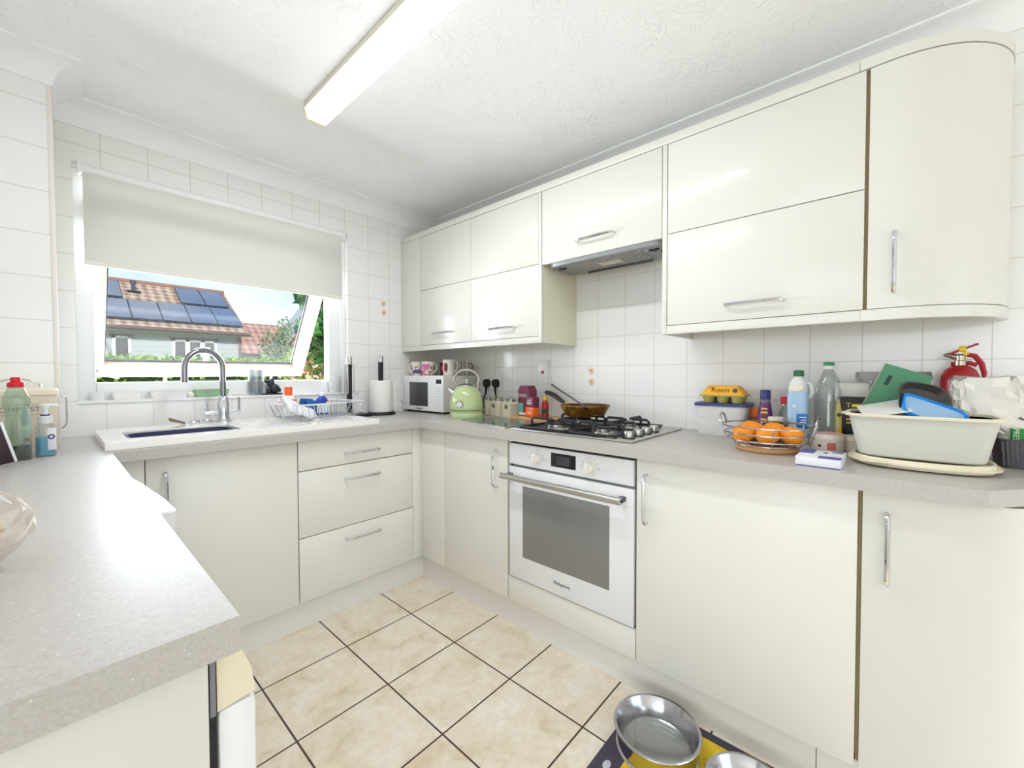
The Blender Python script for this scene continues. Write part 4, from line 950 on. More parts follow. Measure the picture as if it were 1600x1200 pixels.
cb = thing('empty_bottle', 'tall clear empty ribbed bottle with green and white cap', 'bottle', (-.115, -2.379, H))
pf = [(0, .0006), (.038, .0006), (.0415, .005)] + [(.0425 - (.0014 if k % 2 else 0), .01 + k * .0125) for k in range(14)] + [(.041, .19), (.034, .222), (.022, .252), (.0145, .268), (.0135, .272), (0, .272)]
MB().lathe(pf, seg=32).build('body', M_CLEAR, cb)
MB().loft([sup(-.024, -.03, z, w_, w_, 3, 16) for z, w_ in ((.02, .005), (.06, .011), (.12, .011), (.165, .005))]).build('label', mat('olive label', (196, 184, 110), .45), cb)
MB().box(-.0365, -.033, -.041, -.032, .032, .066, .001).build('label_band', mat('amber label', (204, 156, 46), .45), cb)
MB().lathe([(0, 0), (.0065, 0), (.0065, -.002), (0, -.002)], (-.0348, -.033, .112), 14, 'x').build('label_seal', mat('dark green seal', (44, 70, 50), .5), cb)
cp_ = MB().lathe([(0, .271), (.0165, .271), (.0165, .283), (0, .283)]).build('cap', mat('white cap ring', (236, 236, 232), .35), cb)
MB().lathe([(0, .283), (.0162, .283), (.0162, .293), (.014, .296), (0, .296)]).build('cap_top', mat('green cap', (40, 146, 90), .35), cp_)
wp = thing('cream_tub', 'round white tub with pink-edged lid in front of the clear bottle', 'tub', (-.245, -2.389, H))
MB().lathe([(0, .0006), (.041, .0006), (.043, .004), (.043, .036), (0, .036)], seg=36).build('body', mat('white cream tub', (236, 230, 220), .35), wp)
MB().lathe([(0, .036), (.0445, .036), (.0448, .052), (.043, .055), (0, .055)], seg=36).build('lid', mat('ivory lid', (236, 228, 216), .35), wp)
MB().lathe([(.0, .0551), (.042, .0551), (.042, .0565), (0, .0565)], seg=36).build('lid_disc', mat('pink lid disc', (226, 178, 172), .5), wp)
MB().loft([[(.0436 * math.cos(a), .0436 * math.sin(a), z) for a in [PI + .02 + i * .06 for i in range(10)]] for z in (.006, .030)], False, False, False).build('label', mat('coral label', (216, 110, 112), .5), wp)
MB().lathe([(0, 0), (.0055, 0), (.0055, -.001), (0, -.001)], (-.0395, .0185, .018), 14, 'x').build('label_spot', mat('wine spot', (150, 50, 66), .5), wp)
# wire fruit basket ---------------------------------------------------------
bk = thing('fruit_basket', 'round wire fruit basket on a wooden foot', 'basket', (-.375, -2.236, H))
MB().lathe([(0, .0006), (.088, .0006), (.092, .006), (.092, .014), (.088, .018), (0, .018)], seg=40).build('foot', mat('turned wood foot', (206, 160, 104), .5), bk)
b = MB()
def ring(b, r, z, t): b.tube([(r * math.cos(2 * PI * i / 48), r * math.sin(2 * PI * i / 48), z) for i in range(48)], t, 6, True)
for r, z in ((.098, .022), (.118, .038), (.128, .060), (.134, .083)): ring(b, r, z, .0026)
for r in (.03, .055, .078): ring(b, r, .021, .0022)
for i in range(6):
    a = 2 * PI * i / 6 + .3; b.tube([(.0, .0, .0205), (.098 * math.cos(a), .098 * math.sin(a), .0205), (.118 * math.cos(a), .118 * math.sin(a), .037), (.129 * math.cos(a), .129 * math.sin(a), .06), (.134 * math.cos(a), .134 * math.sin(a), .083)], .002, 5)
b.build('wire_bowl', M_WIRE, bk)
for s_ in (1, -1):
    pts = []
    for i in range(13):
        a = PI * i / 12; pts.append((.034 * math.cos(a), s_ * (.134 + .006 * math.sin(a)), .083 + .034 * math.sin(a) ** .8))
    pts = [(.032, s_ * .118, .04)] + pts + [(-.032, s_ * .118, .04)]
    MB().tube(pts, .0032, 8).build('handle', M_WIRE, bk)
M_ORANGE = mat('clementine peel', (244, 146, 22), .38)
v = coords(M_ORANGE); bump(M_ORANGE, noise(M_ORANGE, v, 420, 2), .18, .001)
FR = [(-.452, -2.182, .060, 'leftmost clementine, front of the fruit basket'), (-.452, -2.250, .058, 'front middle clementine in the fruit basket'), (-.418, -2.312, .060, 'front right clementine in the fruit basket'),
      (-.375, -2.196, .062, 'clementine in the second row, left, behind the leftmost one'), (-.385, -2.262, .064, 'clementine in the second row, between the front middle and right ones'), (-.318, -2.178, .060, 'clementine at the back left of the fruit basket'), (-.318, -2.245, .060, 'clementine at the back centre of the fruit basket')]
def clementine():
    t = thing('clementine', '', 'fruit', (0, 0, 0), 0, 'clementines in the wire basket')
    b = MB().ball((0, 0, 0), .0335, 24, 16, (1, 1, .86))
    for v_ in b.b.verts:
        d_ = math.hypot(v_.co.x, v_.co.y)
        if d_ < .012: v_.co.z *= .93 + .07 * d_ / .012
    b.build('peel', M_ORANGE, t)
    MB().lathe([(0, .0265), (.003, .0265), (.0022, .0285), (0, .0285)], seg=8).build('stalk', mat('stalk green', (104, 110, 50), .7), t)
    return t
c0_ = clementine()
for i, (x, y, z, lb) in enumerate(FR):
    o = c0_ if i == 0 else copy_tree(c0_)
    o.location = (x, y, H + z); o['label'] = lb; o.rotation_euler = ((i * .37) % .6 - .3, (i * .53) % .7 - .35, i)
# medicine box ----------------------------------------------------------------
mb_ = thing('medicine_box', 'flat white and blue medicine box at the worktop edge', 'box', (-.515, -2.394, H), math.radians(-2))
MB().box(-.07, .07, -.05, .05, .0006, .026, .0008).build('carton', mat('white carton', (236, 236, 242), .45), mb_)
M_BLUEP = mat('violet blue print', (86, 88, 168), .45)
b = MB().box(.0, .07, .018, .0502, .0258, .0264).box(-.0705, -.03, -.0502, -.0, .0258, .0264).box(-.0704, -.069, -.049, .049, .0005, .003).box(.02, .04, -.012, -.002, .0258, .0264).box(.045, .06, -.045, -.02, .0258, .0264)
b.build('print', M_BLUEP, mb_)
# black coffee pack and jars
kp = thing('coffee_packet', 'black ground-coffee packet with yellow print between bottle and big tub', 'coffee', (-.115, -2.455, H), 0, 'dark coffee pack')
del kp['group']
MB().box(-.03, .03, -.044, .044, .0006, .172, .006).build('pack', mat('black pack', (34, 32, 32), .35), kp)
b = MB().box(-.0308, -.03, .004, .024, .096, .1).box(-.0308, -.03, .004, .024, .084, .088)
b.build('print', mat('yellow print', (226, 206, 40), .4), kp)
text('T', .022, MATS['yellow print'], kp, (-.0306, .019, .146), FACE_X)
MB().box(-.0308, -.03, -.03, .010, .141, .151).build('print_line', MATS['yellow print'], kp)
o = tag(MB().box(-.045, .045, -.06, .034, .0006, .052, .006).build('plastic_tub', mat('cloudy plastic', (206, 206, 200), .35)), 'cloudy pale tub lying on the black coffee packet', 'tub'); o.location = (-.085, -2.43, H + .1725)
o = tag(MB().lathe([(0, .0006), (.034, .0006), (.035, .012), (.033, .014), (.033, .034), (.036, .036), (.036, .05), (0, .052)], seg=32).build('cream_tub', mat('pale cream pot', (222, 214, 196), .4)), 'small cream pot tucked beside the large translucent tub', 'tub'); o.location = (-.215, -2.458, H)
JG = 'stacked glass storage jars'
def sjar(x, y, z, r, h, label, lidm):
    t = thing('storage_jar', label, 'jar', (x, y, z), 0, JG)
    MB().lathe([(0, .0006), (r * .72, .0006), (r * .78, .006), (r * .95, h * .28), (r * .95, h * .78), (r * .86, h * .82), (0, h * .82)], seg=32).build('body', M_CLEAR, t)
    pr_ = [(0, h * .81)] + [(r, h * .81), (r, h * .985), (r * .94, h), (0, h)]
    b = MB().lathe(pr_, seg=32)
    for i in range(36):
        a = 2 * PI * i / 36; b.box(r * math.cos(a) - .0012, r * math.cos(a) + .0012, r * math.sin(a) - .0012, r * math.sin(a) + .0012, h * .84, h * .97)
    b.build('lid', lidm, t)
M_JLID = mat('grey jar lid', (176, 176, 174), .4); M_JLID2 = mat('darker jar lid', (136, 134, 130), .4)
sjar(-.072, -2.53, H, .042, .135, 'lower glass storage jar of the left pair, behind the big tub', M_JLID)
sjar(-.072, -2.492, H + .1355 - 0, .04, .125, 'upper glass storage jar of the left pair, grey lid', M_JLID)
sjar(-.075, -2.61, H, .042, .135, 'lower glass storage jar of the right pair, next to the extinguisher', M_JLID2)
sjar(-.075, -2.598, H + .1355, .042, .125, 'upper glass storage jar beside the fire extinguisher', M_JLID2)
# big tub ---------------------------------------------------------------------
lo = thing('tub_lid', 'cream oval lid lying under the large translucent tub', 'lid', (-.375, -2.598, H))
MB().loft([sup(0, 0, z, a, b_, 2.5, 56) for z, a, b_ in ((.0008, .095, .128), (.004, .107, .138), (.012, .107, .138), (.0125, .120, .151), (.0155, .120, .151), (.016, .109, .14), (.026, .109, .14), (.026, .104, .135), (.016, .10, .13))]).build('rim', mat('cream polythene', (236, 228, 204), .35), lo)
MB().box(-.12, -.105, .06, .12, .0156, .0185, .002).build('tab', MATS['cream polythene'], lo)
bt_ = thing('storage_tub', 'large translucent plastic tub full of lids and boxes', 'tub', (-.362, -2.595, H + .0265))
out = [(.0, .088, .122), (.004, .092, .126), (.106, .104, .146), (.112, .104, .146)]
MB().loft([sup(0, 0, z, a, b_, 4.5, 56) for z, a, b_ in out] + [sup(0, 0, z, a, b_, 4.5, 56) for z, a, b_ in ((.112, .102, .144), (.005, .089, .123))]).build('body', M_FROST, bt_)
MB().loft([sup(0, 0, z, a, b_, 4.5, 56) for z, a, b_ in ((.109, .1045, .1465), (.109, .112, .157), (.114, .113, .158), (.117, .110, .154), (.116, .1025, .1445), (.109, .1025, .1445))]).build('rim', mat('cream tub rim', (232, 224, 200), .35), bt_)
MB().box(-.02, .02, -.165, -.154, .108, .114, .003).box(-.02, .02, .154, .165, .108, .114, .003).build('grip', MATS['cream tub rim'], bt_)
TZ = H + .0265
def obj_at(o, loc, rot): o.location = loc; o.rotation_euler = rot; return o
o = tag(MB().box(-.045, .045, -.06, .05, 0, .004, .001).box(-.047, .047, -.062, .052, .004, .012, .004).build('box_lid', mat('bright blue plastic', (32, 142, 226), .3)), 'bright blue box lid leaning in the large translucent tub', 'lid')
bl_ = thing('box_lid', 'bright blue box lid leaning in the large translucent tub', 'lid', (-.385, -2.625, TZ + .118))
bpy.data.objects.remove(o)
MB().loft([sup(0, 0, z, a, b_, 6, 40) for z, a, b_ in ((0, .05, .072), (.010, .05, .072), (.011, .047, .069), (.004, .044, .066), (.0035, .02, .03))], True, True).build('rim', MATS['bright blue plastic'], bl_)
MB().loft([sup(0, 0, z, .0435, .0655, 6, 40) for z in (.0045, .0052)]).build('panel', mat('pale blue film', (150, 190, 226), .2), bl_)
bl_.rotation_euler = (math.radians(27), math.radians(-32), 0)
cx = thing('clear_box', 'clear plastic food box poking out of the large tub, left side', 'food box', (-.385, -2.53, TZ + .098))
MB().loft([sup(0, 0, z, a, b_, 6, 32) for z, a, b_ in ((0, .05, .042), (.03, .056, .048), (.032, .058, .05), (.032, .055, .047), (.003, .047, .04))]).build('body', M_CLEAR, cx); cx.rotation_euler = (math.radians(-14), math.radians(-12), .2)
MB().box(-.059, .059, -.051, .051, .030, .034, .002).build('lid', mat('cloudy white lid', (226, 224, 222), .35), cx)
gs = thing('food_sleeve', 'green card sleeve tilted up in the large tub', 'box', (-.285, -2.478, TZ + .134))
b = MB().box(-.012, .012, -.11, .0, -.03, .135, .001).build('card', mat('green card', (74, 132, 98), .5), gs)
MB().box(-.0126, .0126, -.001, .0015, -.03, .135).build('edge', mat('brown card edge', (176, 152, 136), .7), gs)
MB().box(-.0126, -.0118, -.03, -.02, .075, .105).build('print', mat('dark card print', (40, 60, 50), .5), gs)
gs.rotation_euler = (math.radians(22), 0, math.radians(-4))
o = tag(MB().loft([[(x, y, z) for x, y, z in sup(0, 0, z_, a, b_, 3.2, 32)] for z_, a, b_ in ((0, .042, .052), (.014, .052, .062), (.016, .055, .066), (.016, .052, .062), (.003, .04, .05))]).build('food_tray', mat('dark brown tray', (62, 56, 52), .35)), 'dark plastic food tray standing against the green sleeve', 'tray')
obj_at(o, (-.352, -2.60, TZ + .145), (math.radians(34), math.radians(-68), 0))
# fire extinguisher -----------------------------------------------------------
ex_ = thing('fire_extinguisher', 'small red fire extinguisher standing against the tiles', 'extinguisher', (-.095, -2.70, H + .0))
MB().lathe([(0, .0006), (.041, .0006), (.043, .004), (.043, .21), (.041, .228), (.034, .244), (.022, .254), (.014, .258), (0, .258)], seg=36).build('cylinder', mat('extinguisher red', (168, 34, 42), .3), ex_)
MB().lathe([(0, .257), (.014, .257), (.014, .27), (.011, .272), (.011, .285), (.006, .29), (0, .29)]).tube([(0, .0, .278), (0, .026, .288), (0, .036, .287)], [.01, .007, .003], 10).build('valve', mat('brass valve', (178, 170, 150), .3, .9), ex_)
MB().tube([(0, .02, .262), (0, -.02, .264), (0, -.035, .258)], .006, 8).build('collar', MATS['extinguisher red'], ex_)
MB().box(-.007, .007, -.042, .026, .298, .304, .002).xf(Matrix.Translation((0, 0, .0)) @ Matrix.Translation((0, 0, .298)) @ Matrix.Rotation(-.42, 4, 'X') @ Matrix.Translation((0, 0, -.298))).build('lever', mat('lever red', (176, 40, 50), .35), ex_)
MB().tube([(0, -.014, .288), (0, -.03, .284), (0, -.044, .262), (0, -.05, .235), (0, -.049, .222)], [.006, .007, .007, .006, .004], 8).build('carry_handle', MATS['lever red'], ex_)
MB().box(-.009, .009, -.012, .004, .296, .312, .003).box(-.006, .006, -.018, -.006, .286, .296, .002).build('safety_pin', mat('yellow pin', (238, 196, 30), .4), ex_)
ex_.scale = (1, 1, 1.085)
# grey tray and paper bags -----------------------------------------------------
gt = thing('storage_basket', 'dark grey ribbed plastic basket at the right edge of the worktop', 'basket', (-.185, -2.852, H))
rg = [sup(0, 0, z, a, b_, 10, 64) for z, a, b_ in ((.0008, .075, .086), (.074, .082, .094), (.078, .084, .096), (.078, .080, .092), (.006, .072, .083))]
b = MB().loft(rg)
b.build('body', mat('dark grey plastic', (92, 92, 98), .5), gt)
b = MB()
for i in range(22): y = -.082 + i * .0078; b.loft([[(-.0755 - .0012, y, .006), (-.0755 - .0012, y + .0035, .006), (-.0745, y + .0035, .006), (-.0745, y, .006)], [(-.0815 - .0012, y * 1.06, .072), (-.0815 - .0012, y * 1.06 + .0035, .072), (-.0805, y * 1.06 + .0035, .072), (-.0805, y * 1.06, .072)]])
b.build('ribs', MATS['dark grey plastic'], gt)
M_PBAG = mat('crumpled white paper', (236, 233, 226), .8)
M_PGRN = mat('green bag band', (52, 140, 62), .6)
def paper_bag(seed, name, label, loc, w_, h_, d_, rz, band, grow=0, shift=0):
    rng = random.Random(seed)
    t = thing(name, label, 'paper bag', loc, rz, 'white paper pharmacy bags')
    nu, nv = 36, 14; rings = []
    for j in range(nv + 1):
        f_ = j / nv; row = []
        dd = d_ * (1 - .85 * f_ ** 1.5)
        q_ = min(1, max(0, (f_ - .34) / .28)); q_ = q_ * q_ * (3 - 2 * q_)
        for i in range(nu):
            a = 2 * PI * i / nu; c_, s_ = math.cos(a), math.sin(a)
            x = math.copysign(abs(c_) ** .45, c_) * dd / 2; y = math.copysign(abs(s_) ** .45, s_) * (w_ / 2 + grow * q_) + shift * q_
            k = .0075 if 0 < j else .002
            row.append((x + rng.uniform(-k, k), y + rng.uniform(-k, k), max(.001, h_ * f_ + (rng.uniform(-1, 1) * .009 if 0 < j else 0))))
        rings.append(row)
    MB().loft(rings, True, True).build('bag', M_PBAG, t, smooth=18)
    y0, y1, z0_, z1_ = band
    gb2 = MB().loft([[(-d_ / 2 * (1 - .85 * (z / h_) ** 1.5) - .0085, y, z) for y in (y0, (y0 + y1) / 2, y1)] for z in [z0_ + (z1_ - z0_) * k / 4 for k in range(5)]], False, False, False)
    o = thick(gb2.build('band', M_PGRN, t), .001)
    return t
b1 = paper_bag(21, 'paper_bag', 'crumpled white paper bag with green band, in front of the extinguisher', (-.205, -2.815, H + .008), .095, .232, .068, 0, (.008, .034, .006, .098), .026, .068)
text('PRESCRIPTION', .0155, mat('pale band ink', (214, 232, 206), .6), b1, (-.0455, .026, .048), (PI / 2, PI / 2, -PI / 2))
b2 = paper_bag(22, 'paper_bag', 'second white paper bag with green band at the right edge', (-.150, -2.90, H + .008), .07, .225, .06, .1, (.012, .030, .02, .09), .02, -.01)
text('PRESCRIPTION', .0135, MATS['pale band ink'], b2, (-.0425, .021, .05), (PI / 2, PI / 2, -PI / 2))

# ================================================================== FLOOR THINGS
pm_ = thing('feeding_mat', 'dark mat with yellow printed panel under the pet bowls', 'mat', (-.815, -2.16, 0))
MB().box(-.24, .245, -.30, .275, .0004, .004, .0015).build('border', mat('dark mauve mat', (74, 66, 82), .8), pm_)
m_y = mat('yellow print mat', (238, 202, 40), .7)
v = coords(m_y); nzy = noise(m_y, v, 42, 3, .6, 1.2)
line = math_(m_y, 'LESS_THAN', math_(m_y, 'ABSOLUTE', math_(m_y, 'SUBTRACT', nzy, .5)), .012)
gate = math_(m_y, 'GREATER_THAN', noise(m_y, v, 14, 1), .5)
L(m_y, mix(m_y, math_(m_y, 'MULTIPLY', line, gate), rgb(240, 206, 44), rgb(206, 84, 48)), bsdf(m_y).inputs['Base Color'])
MB().box(-.185, .212, -.25, .20, .004, .0052, .0004).build('panel', m_y, pm_)
b = MB()
for y in (.235, -.27):
    for x in (-.075, .09): b.lathe([(0, .004), (.014, .004), (.013, .0047), (0, .0047)], (x, y, 0), 16, 'z', 1.2, .8)
b.build('spots', mat('pale mat spots', (196, 194, 202), .8), pm_)
def pet_bowl(label, loc, r, h):
    t = thing('pet_bowl', label, 'pet bowl', loc, 0, 'steel pet bowls on the mat')
    MB().lathe([(0, .002), (r * .62, .002), (r * .74, .012), (r * .84, h * .7), (r * .93, h * .985), (r * .985, h), (r, h - .003), (r * .985, h - .007), (r * .95, h * .9), (r * .9, h * .1), (r * .94, .0006), (r * .88, .0006)], seg=56).build('body', mat('bowl steel', (190, 190, 194), .16, 1), t)
    return t
bw = pet_bowl('larger steel pet bowl with water on the yellow mat', (-.735, -2.012, .0056), .13, .068)
MB().lathe([(0, .0), (.103, .0)], (0, 0, .022), 40).build('water', glass_mat('water', (238, 242, 240), .12), bw)
pet_bowl('second steel pet bowl at the bottom edge of the photo', (-.745, -2.272, .0056), .112, .05)

# ================================================================== OUTSIDE THE WINDOW
rng = random.Random(4)
g_ = MB().box(-14, 24, .3, 40, -.25, -.2); struct(g_.build('ground_lawn', mat('garden lawn', (126, 150, 84), .9)))
hs = thing('house', 'pale clad neighbouring bungalow with tiled roof and solar panels', 'house', (0, 14.4, -.2))
hy = 14.3; GX0, GX1 = -9.0, 2.50
slope = (4.442 - 2.66) / 3.1
m_clad = mat('pale horizontal cladding', (214, 217, 222), .6)
v = coords(m_clad); wv = N(m_clad, 'ShaderNodeTexWave', wave_type='BANDS', bands_direction='Z', wave_profile='SAW'); wv.inputs['Scale'].default_value = .314 / .16; L(m_clad, v, wv.inputs['Vector'])
L(m_clad, ramp(m_clad, wv.outputs['Fac'], [(.0, rgb(142, 143, 148)), (.08, rgb(184, 184, 187)), (1, rgb(190, 190, 193))]), bsdf(m_clad).inputs['Base Color'])
bump(m_clad, wv.outputs['Fac'], .5, .02)
P14 = lambda *q: tuple(q)
wl = MB().box(GX0, GX1, hy - 14.4, hy - 14.4 + 5.4, 0, 2.86).build('wall', m_clad, hs)
def roof_mat(name, c1, c2, c3):
    m = mat(name, c2, .8); v = coords(m)
    w1 = N(m, 'ShaderNodeTexWave', wave_type='BANDS', bands_direction='Y', wave_profile='SAW'); w1.inputs['Scale'].default_value = .314 / .27; L(m, v, w1.inputs['Vector'])
    w2 = N(m, 'ShaderNodeTexWave', wave_type='BANDS', bands_direction='X'); w2.inputs['Scale'].default_value = .314 / .26; L(m, v, w2.inputs['Vector'])
    hgt = math_(m, 'ADD', w1.outputs['Fac'], math_(m, 'MULTIPLY', w2.outputs['Fac'], .8))
    c = ramp(m, math_(m, 'ADD', math_(m, 'MULTIPLY', hgt, .4), math_(m, 'MULTIPLY', noise(m, v, 3, 5), .45)), [(.2, rgb(*c1)), (.5, rgb(*c2)), (.85, rgb(*c3))])
    L(m, c, bsdf(m).inputs['Base Color']); bump(m, hgt, .8, .05); return m
m_roof = roof_mat('brown pantile roof', (120, 88, 74), (186, 152, 128), (222, 196, 168))
def on_roof(x, y, off=0): return (x, y - 14.4, 2.66 + .2 + slope * (y - 14) + off)
ry0, ry1 = 13.95, 17.1
rp = MB()
rp.prism([(ry0 - 14.4, 2.86 - .03 + slope * (ry0 - 14)), (ry1 - 14.4, 2.86 + slope * (ry1 - 14)), (ry1 - 14.4 + 3.2, 2.86), (ry1 - 14.4 + 3.2, 2.76), (ry1 - 14.4, 2.74 + slope * (ry1 - 14)), (ry0 - 14.4, 2.74 + slope * (ry0 - 14))], GX0 - .1, 2.66, 'x')
rp.build('roof', m_roof, hs)
MB().tube([(GX0, ry1 - 14.4, 4.645), (2.67, ry1 - 14.4, 4.645)], .09, 10).build('ridge', mat('ridge tile', (170, 124, 104), .8), hs)
b = MB()
for i in range(45): x = GX0 + .13 + i * .26; 
b.tube([(GX0, ry0 - 14.46, 2.76), (2.68, ry0 - 14.46, 2.76)], .055, 8).box(GX0, 2.6, ry0 - 14.40, ry0 - 14.37, 2.72, 2.84)
b.build('gutter', mat('brown gutter', (122, 96, 88), .6), hs)
MB().box(GX0, 2.55, ry0 - 14.44, hy - 14.4, 2.70, 2.76).build('soffit', mat('white soffit', (236, 234, 232), .5), hs)
MB().tube([(2.45, hy - 14.46, 2.72), (2.45, hy - 14.46, 0)], .045, 8).build('downpipe', MATS['brown gutter'], hs)
m_pv = mat('solar panel glass', (118, 120, 132), .14, .55, coat=1)
def panel(x0, x1, y0, y1):
    q = [on_roof(x0, y0, .09), on_roof(x1, y0, .09), on_roof(x1, y1, .09), on_roof(x0, y1, .09)]
    lo_ = [(x, y, z - .04) for x, y, z in q]
    p_ = MB().loft([lo_, q]).build('solar_panel', mat('panel frame', (58, 62, 72), .3, .4), hs)
    e = .02
    q2 = [on_roof(x0 + e, y0 + e, .092), on_roof(x1 - e, y0 + e, .092), on_roof(x1 - e, y1 - e, .092), on_roof(x0 + e, y1 - e, .092)]
    MB().loft([[(x, y, z - .004) for x, y, z in q2], q2]).build('cells', m_pv, p_)
panel(1.08, 1.79, 15.66, 16.88); panel(1.80, 2.51, 15.66, 16.88)
panel(-1.12, -.40, 15.66, 16.88); panel(-1.85, -1.13, 15.66, 16.88)
for i in range(7): panel(2.56 - .72 * (i + 1) + .005, 2.56 - .72 * i, 14.26, 15.5)
MB().cyl((-.08, 16.35 - 14.4, 3.9), .055, .62, 14).lathe([(0, 0), (.085, 0), (.085, .1), (0, .1)], (-.08, 16.35 - 14.4, 4.47), 14).box(-.24, .1, 1.75, 2.1, 4.19, 4.22).build('flue', mat('dark flue', (86, 92, 104), .5), hs)
m_hg = mat('house window glass', (62, 58, 56), .08, spec=.35)
m_brk = mat('window brown reveal', (150, 124, 112), .7)
def hwin(x0, x1, z0_, z1_, n):
    y = hy - 14.4
    f = MB(); e = .07
    f.box(x0, x1, y - .05, y + .02, z0_, z0_ + e).box(x0, x1, y - .05, y + .02, z1_ - e, z1_).box(x0, x0 + e, y - .05, y + .02, z0_, z1_).box(x1 - e, x1, y - .05, y + .02, z0_, z1_)
    for k in range(1, n): xm = x0 + (x1 - x0) * k / n; f.box(xm - e * .8, xm + e * .8, y - .05, y + .02, z0_, z1_)
    w_ = f.build('window', mat('house window frame', (240, 238, 238), .4), hs)
    for k in range(n):
        a0 = x0 + (x1 - x0) * k / n + e; a1 = x0 + (x1 - x0) * (k + 1) / n - e
        MB().box(a0, a1, y - .02, y - .005, z0_ + e, z1_ - e).build('pane', m_hg, w_)
        MB().box(a0, a1, y - .03, y - .02, (z0_ + z1_) / 2 - .015, (z0_ + z1_) / 2 + .015).build('glazing_bar', MATS['house window frame'], w_)
    MB().box(x0 - .06, x1 + .06, y - .035, y - .005, z1_, z1_ + .06).build('lintel', m_brk, w_)
hwin(-.77, -.36, 1.2, 2.54, 1); hwin(.60, 1.78, 1.2, 2.52, 3)
# brown tile roofed house behind, red gable house
h2 = thing('house', 'low brown-tiled house roof visible right of the bungalow', 'house', (0, 16, -.2), 0)
m_roof2 = roof_mat('red brown tile roof', (140, 92, 76), (190, 138, 118), (214, 170, 146))
MB().box(3.0, 7.2, .4, 4, 0, 2.2).build('wall', mat('pale render', (214, 204, 192), .8), h2)
MB().prism([(0.1, 2.22), (2.0, 3.62), (4.4, 2.22)], 2.85, 7.4, 'x').build('roof', m_roof2, h2)
h3 = thing('house', 'brick gable end of a house behind the trees, far right', 'house', (0, 12, -.2))
MB().prism([(3.35, 0), (7.6, 0), (7.6, 2.6), (5.4, 5.6), (3.35, 2.6)], .0, 1.1, 'y').build('wall', mat('orange brick', (204, 122, 92), .8), h3)
MB().prism([(3.12, 2.45), (5.4, 5.75), (7.8, 2.45), (7.8, 2.3), (5.4, 5.52), (3.12, 2.3)], -.18, 1.2, 'y').build('roof', mat('grey verge', (176, 176, 178), .6), h3)
# hedge
hd2 = thing('garden_hedge', 'long clipped hedge between the garden and the bungalow', 'hedge', (-.7, 5.2, -.2))
b = MB()
rng = random.Random(8)
for _ in range(5200):
    x = rng.uniform(-2.6, 1.6); 
    if rng.random() < .45: y, z = rng.uniform(-.35, .35), 1.58 + rng.gauss(0, .028)
    else: y, z = -.36 + rng.gauss(0, .035), rng.uniform(.1, 1.6)
    b.leaf(Vector((x, y, z)), rng.uniform(.028, .05), rng)
o = b.build('leaves', M_LEAF1, hd2, smooth=0, fix=False); o['kind'] = 'stuff'
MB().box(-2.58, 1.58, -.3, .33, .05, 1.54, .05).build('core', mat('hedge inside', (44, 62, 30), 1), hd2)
def tree(name, label, loc, h, rad, n, size, m, seed, blobs=6, zmin=.25, group='shrubs and trees seen through the window'):
    rng = random.Random(seed); t = thing(name, label, 'tree' if 'tree' in name else 'shrub', loc, 0, group)
    b = MB().tube([(0, 0, 0), (.02, .01, h * .4), (-.02, .0, h * .8)], [.05, .035, .012], 7)
    for i in range(5):
        a = rng.uniform(0, 2 * PI); z = h * rng.uniform(.3, .6); b.tube([(0, 0, z), (math.cos(a) * rad * .6, math.sin(a) * rad * .6, z + h * .25)], [.02, .006], 5)
    b.build('trunk', M_BARK, t)
    b = MB()
    for k in range(blobs):
        z = h * (zmin + (.95 - zmin) * k / blobs); rr = rad * (1 - (.55 if zmin < .5 else .2) * (k / blobs)) * rng.uniform(.8, 1.1)
        b.leaves((rng.uniform(-.25, .25) * rad, rng.uniform(-.25, .25) * rad, z), (rr, rr, h * .17), n // blobs, size, rng, .35)
    o = b.build('foliage', m, t, smooth=0, fix=False); o['kind'] = 'stuff'
    return t
tree('garden_tree', 'slender olive-green tree in front of the brown-tiled roof', (1.30, 7.0, -.2), 2.5, .50, 1500, .05, M_LEAF4, 1, 9)
tree('garden_shrub', 'light green shrub at the foot of the slender tree', (.72, 5.9, -.2), 1.75, .5, 900, .045, M_LEAF3, 2)
tree('garden_shrub', 'big-leaved dark green shrub filling the right of the window', (.54, 2.3, -.2), 3.1, .56, 3600, .085, M_LEAF2, 3, 9, .62)
tree('garden_shrub', 'pale flowering shrub low at the right of the window', (.35, 3.0, -.2), 1.75, .62, 1800, .04, M_LEAF3, 5)
tree('garden_shrub', 'green shrub half hidden behind the open window pane', (1.32, 4.3, -.2), 2.75, .55, 2000, .06, M_LEAF3, 6, 8)
rng = random.Random(15); b = MB()
for _ in range(160): b.leaf(Vector((rng.uniform(-.25, .75), rng.uniform(2.45, 2.75), rng.uniform(.95, 1.32))), .03, rng)
o = b.build('pink_blossom', M_PETAL, None, smooth=0, fix=False); tag(o, 'scatter of pink blossom low in the right of the window', 'flowers'); o['kind'] = 'stuff'
fc = thing('garden_fence', 'low wire fence with white posts beyond the window', 'fence', (-.2, 3.6, -.2))
for i in range(4): MB().tube([(-.9 + i * .55, 0, 0), (-.9 + i * .55, 0, 1.36)], .018, 8).build('post', M_WHITE, fc)
b = MB()
for k in range(6): b.tube([(-1.0, 0, .85 + k * .09), (1.1, 0, .85 + k * .09)], .006, 5)
b.build('wires', M_GREYM, fc)
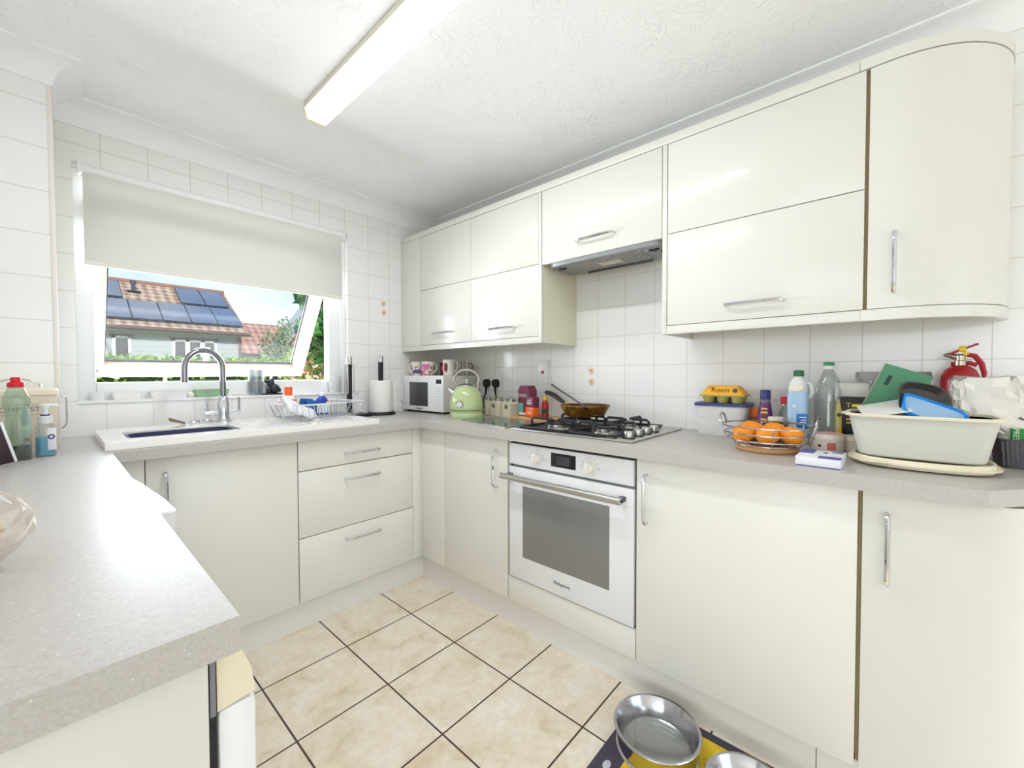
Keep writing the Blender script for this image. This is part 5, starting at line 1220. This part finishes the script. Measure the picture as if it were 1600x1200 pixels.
# ================================================================== LIGHT, SKY, CAMERA
wd = bpy.data.worlds.new('sky'); S.world = wd; wd.use_nodes = True; nt = wd.node_tree
bg = nt.nodes['Background']
tc = nt.nodes.new('ShaderNodeTexCoord'); sp = nt.nodes.new('ShaderNodeSeparateXYZ'); nt.links.new(tc.outputs['Generated'], sp.inputs[0])
r = nt.nodes.new('ShaderNodeValToRGB'); nt.links.new(sp.outputs['Z'], r.inputs[0])
st = [(0, rgb(150, 160, 140)), (.004, rgb(228, 238, 248)), (.12, rgb(206, 226, 248)), (.35, rgb(150, 192, 240)), (1, rgb(96, 150, 220))]
while len(r.color_ramp.elements) < len(st): r.color_ramp.elements.new(.5)
for e, (p_, c_) in zip(r.color_ramp.elements, st): e.position = p_; e.color = c_
nz = nt.nodes.new('ShaderNodeTexNoise'); mp = nt.nodes.new('ShaderNodeMapping'); mp.inputs['Scale'].default_value = (2, 2, 9)
nt.links.new(tc.outputs['Generated'], mp.inputs[0]); nt.links.new(mp.outputs[0], nz.inputs['Vector']); nz.inputs['Scale'].default_value = 2.2; nz.inputs['Detail'].default_value = 6
cr = nt.nodes.new('ShaderNodeValToRGB'); nt.links.new(nz.outputs['Fac'], cr.inputs[0])
cr.color_ramp.elements[0].position = .42; cr.color_ramp.elements[1].position = .7
mxn = nt.nodes.new('ShaderNodeMix'); mxn.data_type = 'RGBA'; nt.links.new(cr.outputs[0], mxn.inputs[0]); nt.links.new(r.outputs[0], mxn.inputs[6]); mxn.inputs[7].default_value = rgb(244, 248, 252)
nt.links.new(mxn.outputs[2], bg.inputs[0]); bg.inputs[1].default_value = .44
def light(name, kind, loc, rot, energy, col=(1, 1, 1), **kw):
    l = bpy.data.lights.new(name, kind); l.energy = energy; l.color = col
    for k, v_ in kw.items(): setattr(l, k, v_)
    o = bpy.data.objects.new(name, l); COL.objects.link(o); o.location = loc; o.rotation_euler = rot; return o
light('sun', 'SUN', (0, 0, 10), (math.radians(56), math.radians(-24), 0), .85, (1, .96, .9), angle=.01)
light('rear_fill_light', 'AREA', (-1.3, YB - .12, 1.08), (PI / 2, 0, 0), 6, (.885, .945, 1), shape='RECTANGLE', size=2.05, size_y=2.0)  # fill lamp added outside the unseen rear opening to brighten the room
light('dining_fill_light', 'AREA', (XD - .12, -4.0, 1.08), (PI / 2, 0, -PI / 2), 25, (.885, .945, 1), shape='RECTANGLE', size=3.5, size_y=2.05)  # side fill lamp added beyond the dining end, behind its unseen opening
light('daylight_through_window', 'AREA', (-1.3, 1.35, 1.15), (-PI / 2 - .35, 0, 0), 84, (.88, .94, 1), shape='RECTANGLE', size=2.2, size_y=1.3)
light('batten_tube', 'AREA', (-1.205, -1.335, CZ - .0675), (0, 0, 0), 3.7, (.95, .98, 1), shape='RECTANGLE', size=.07, size_y=1.2)
cam = bpy.data.cameras.new('camera'); co = bpy.data.objects.new('camera', cam); COL.objects.link(co)
yaw, pit, rol = math.radians(48.2011), math.radians(-1.3308), math.radians(-.1441)
fw = Vector((math.sin(yaw), math.cos(yaw), 0)); rt = Vector((math.cos(yaw), -math.sin(yaw), 0)); up = Vector((0, 0, 1))
fw, up = fw * math.cos(pit) + up * math.sin(pit), up * math.cos(pit) - fw * math.sin(pit)
rt, up = rt * math.cos(rol) + up * math.sin(rol), up * math.cos(rol) - rt * math.sin(rol)
M = Matrix((rt, up, -fw)).transposed().to_4x4(); M.translation = (-1.9683, -2.5151, 1.165); co.matrix_world = M
cam.sensor_width = 36; cam.lens = 642.65 / 1600 * 36; cam.clip_start = .02; cam.clip_end = 200
S.camera = co
S.view_settings.view_transform = 'Standard'; S.view_settings.look = 'None'; S.view_settings.exposure = 1.62; S.view_settings.gamma = 1
S.view_settings.use_curve_mapping = False
S.cycles.max_bounces = 12; S.cycles.diffuse_bounces = 6; S.cycles.transparent_max_bounces = 24; S.cycles.sample_clamp_indirect = 6
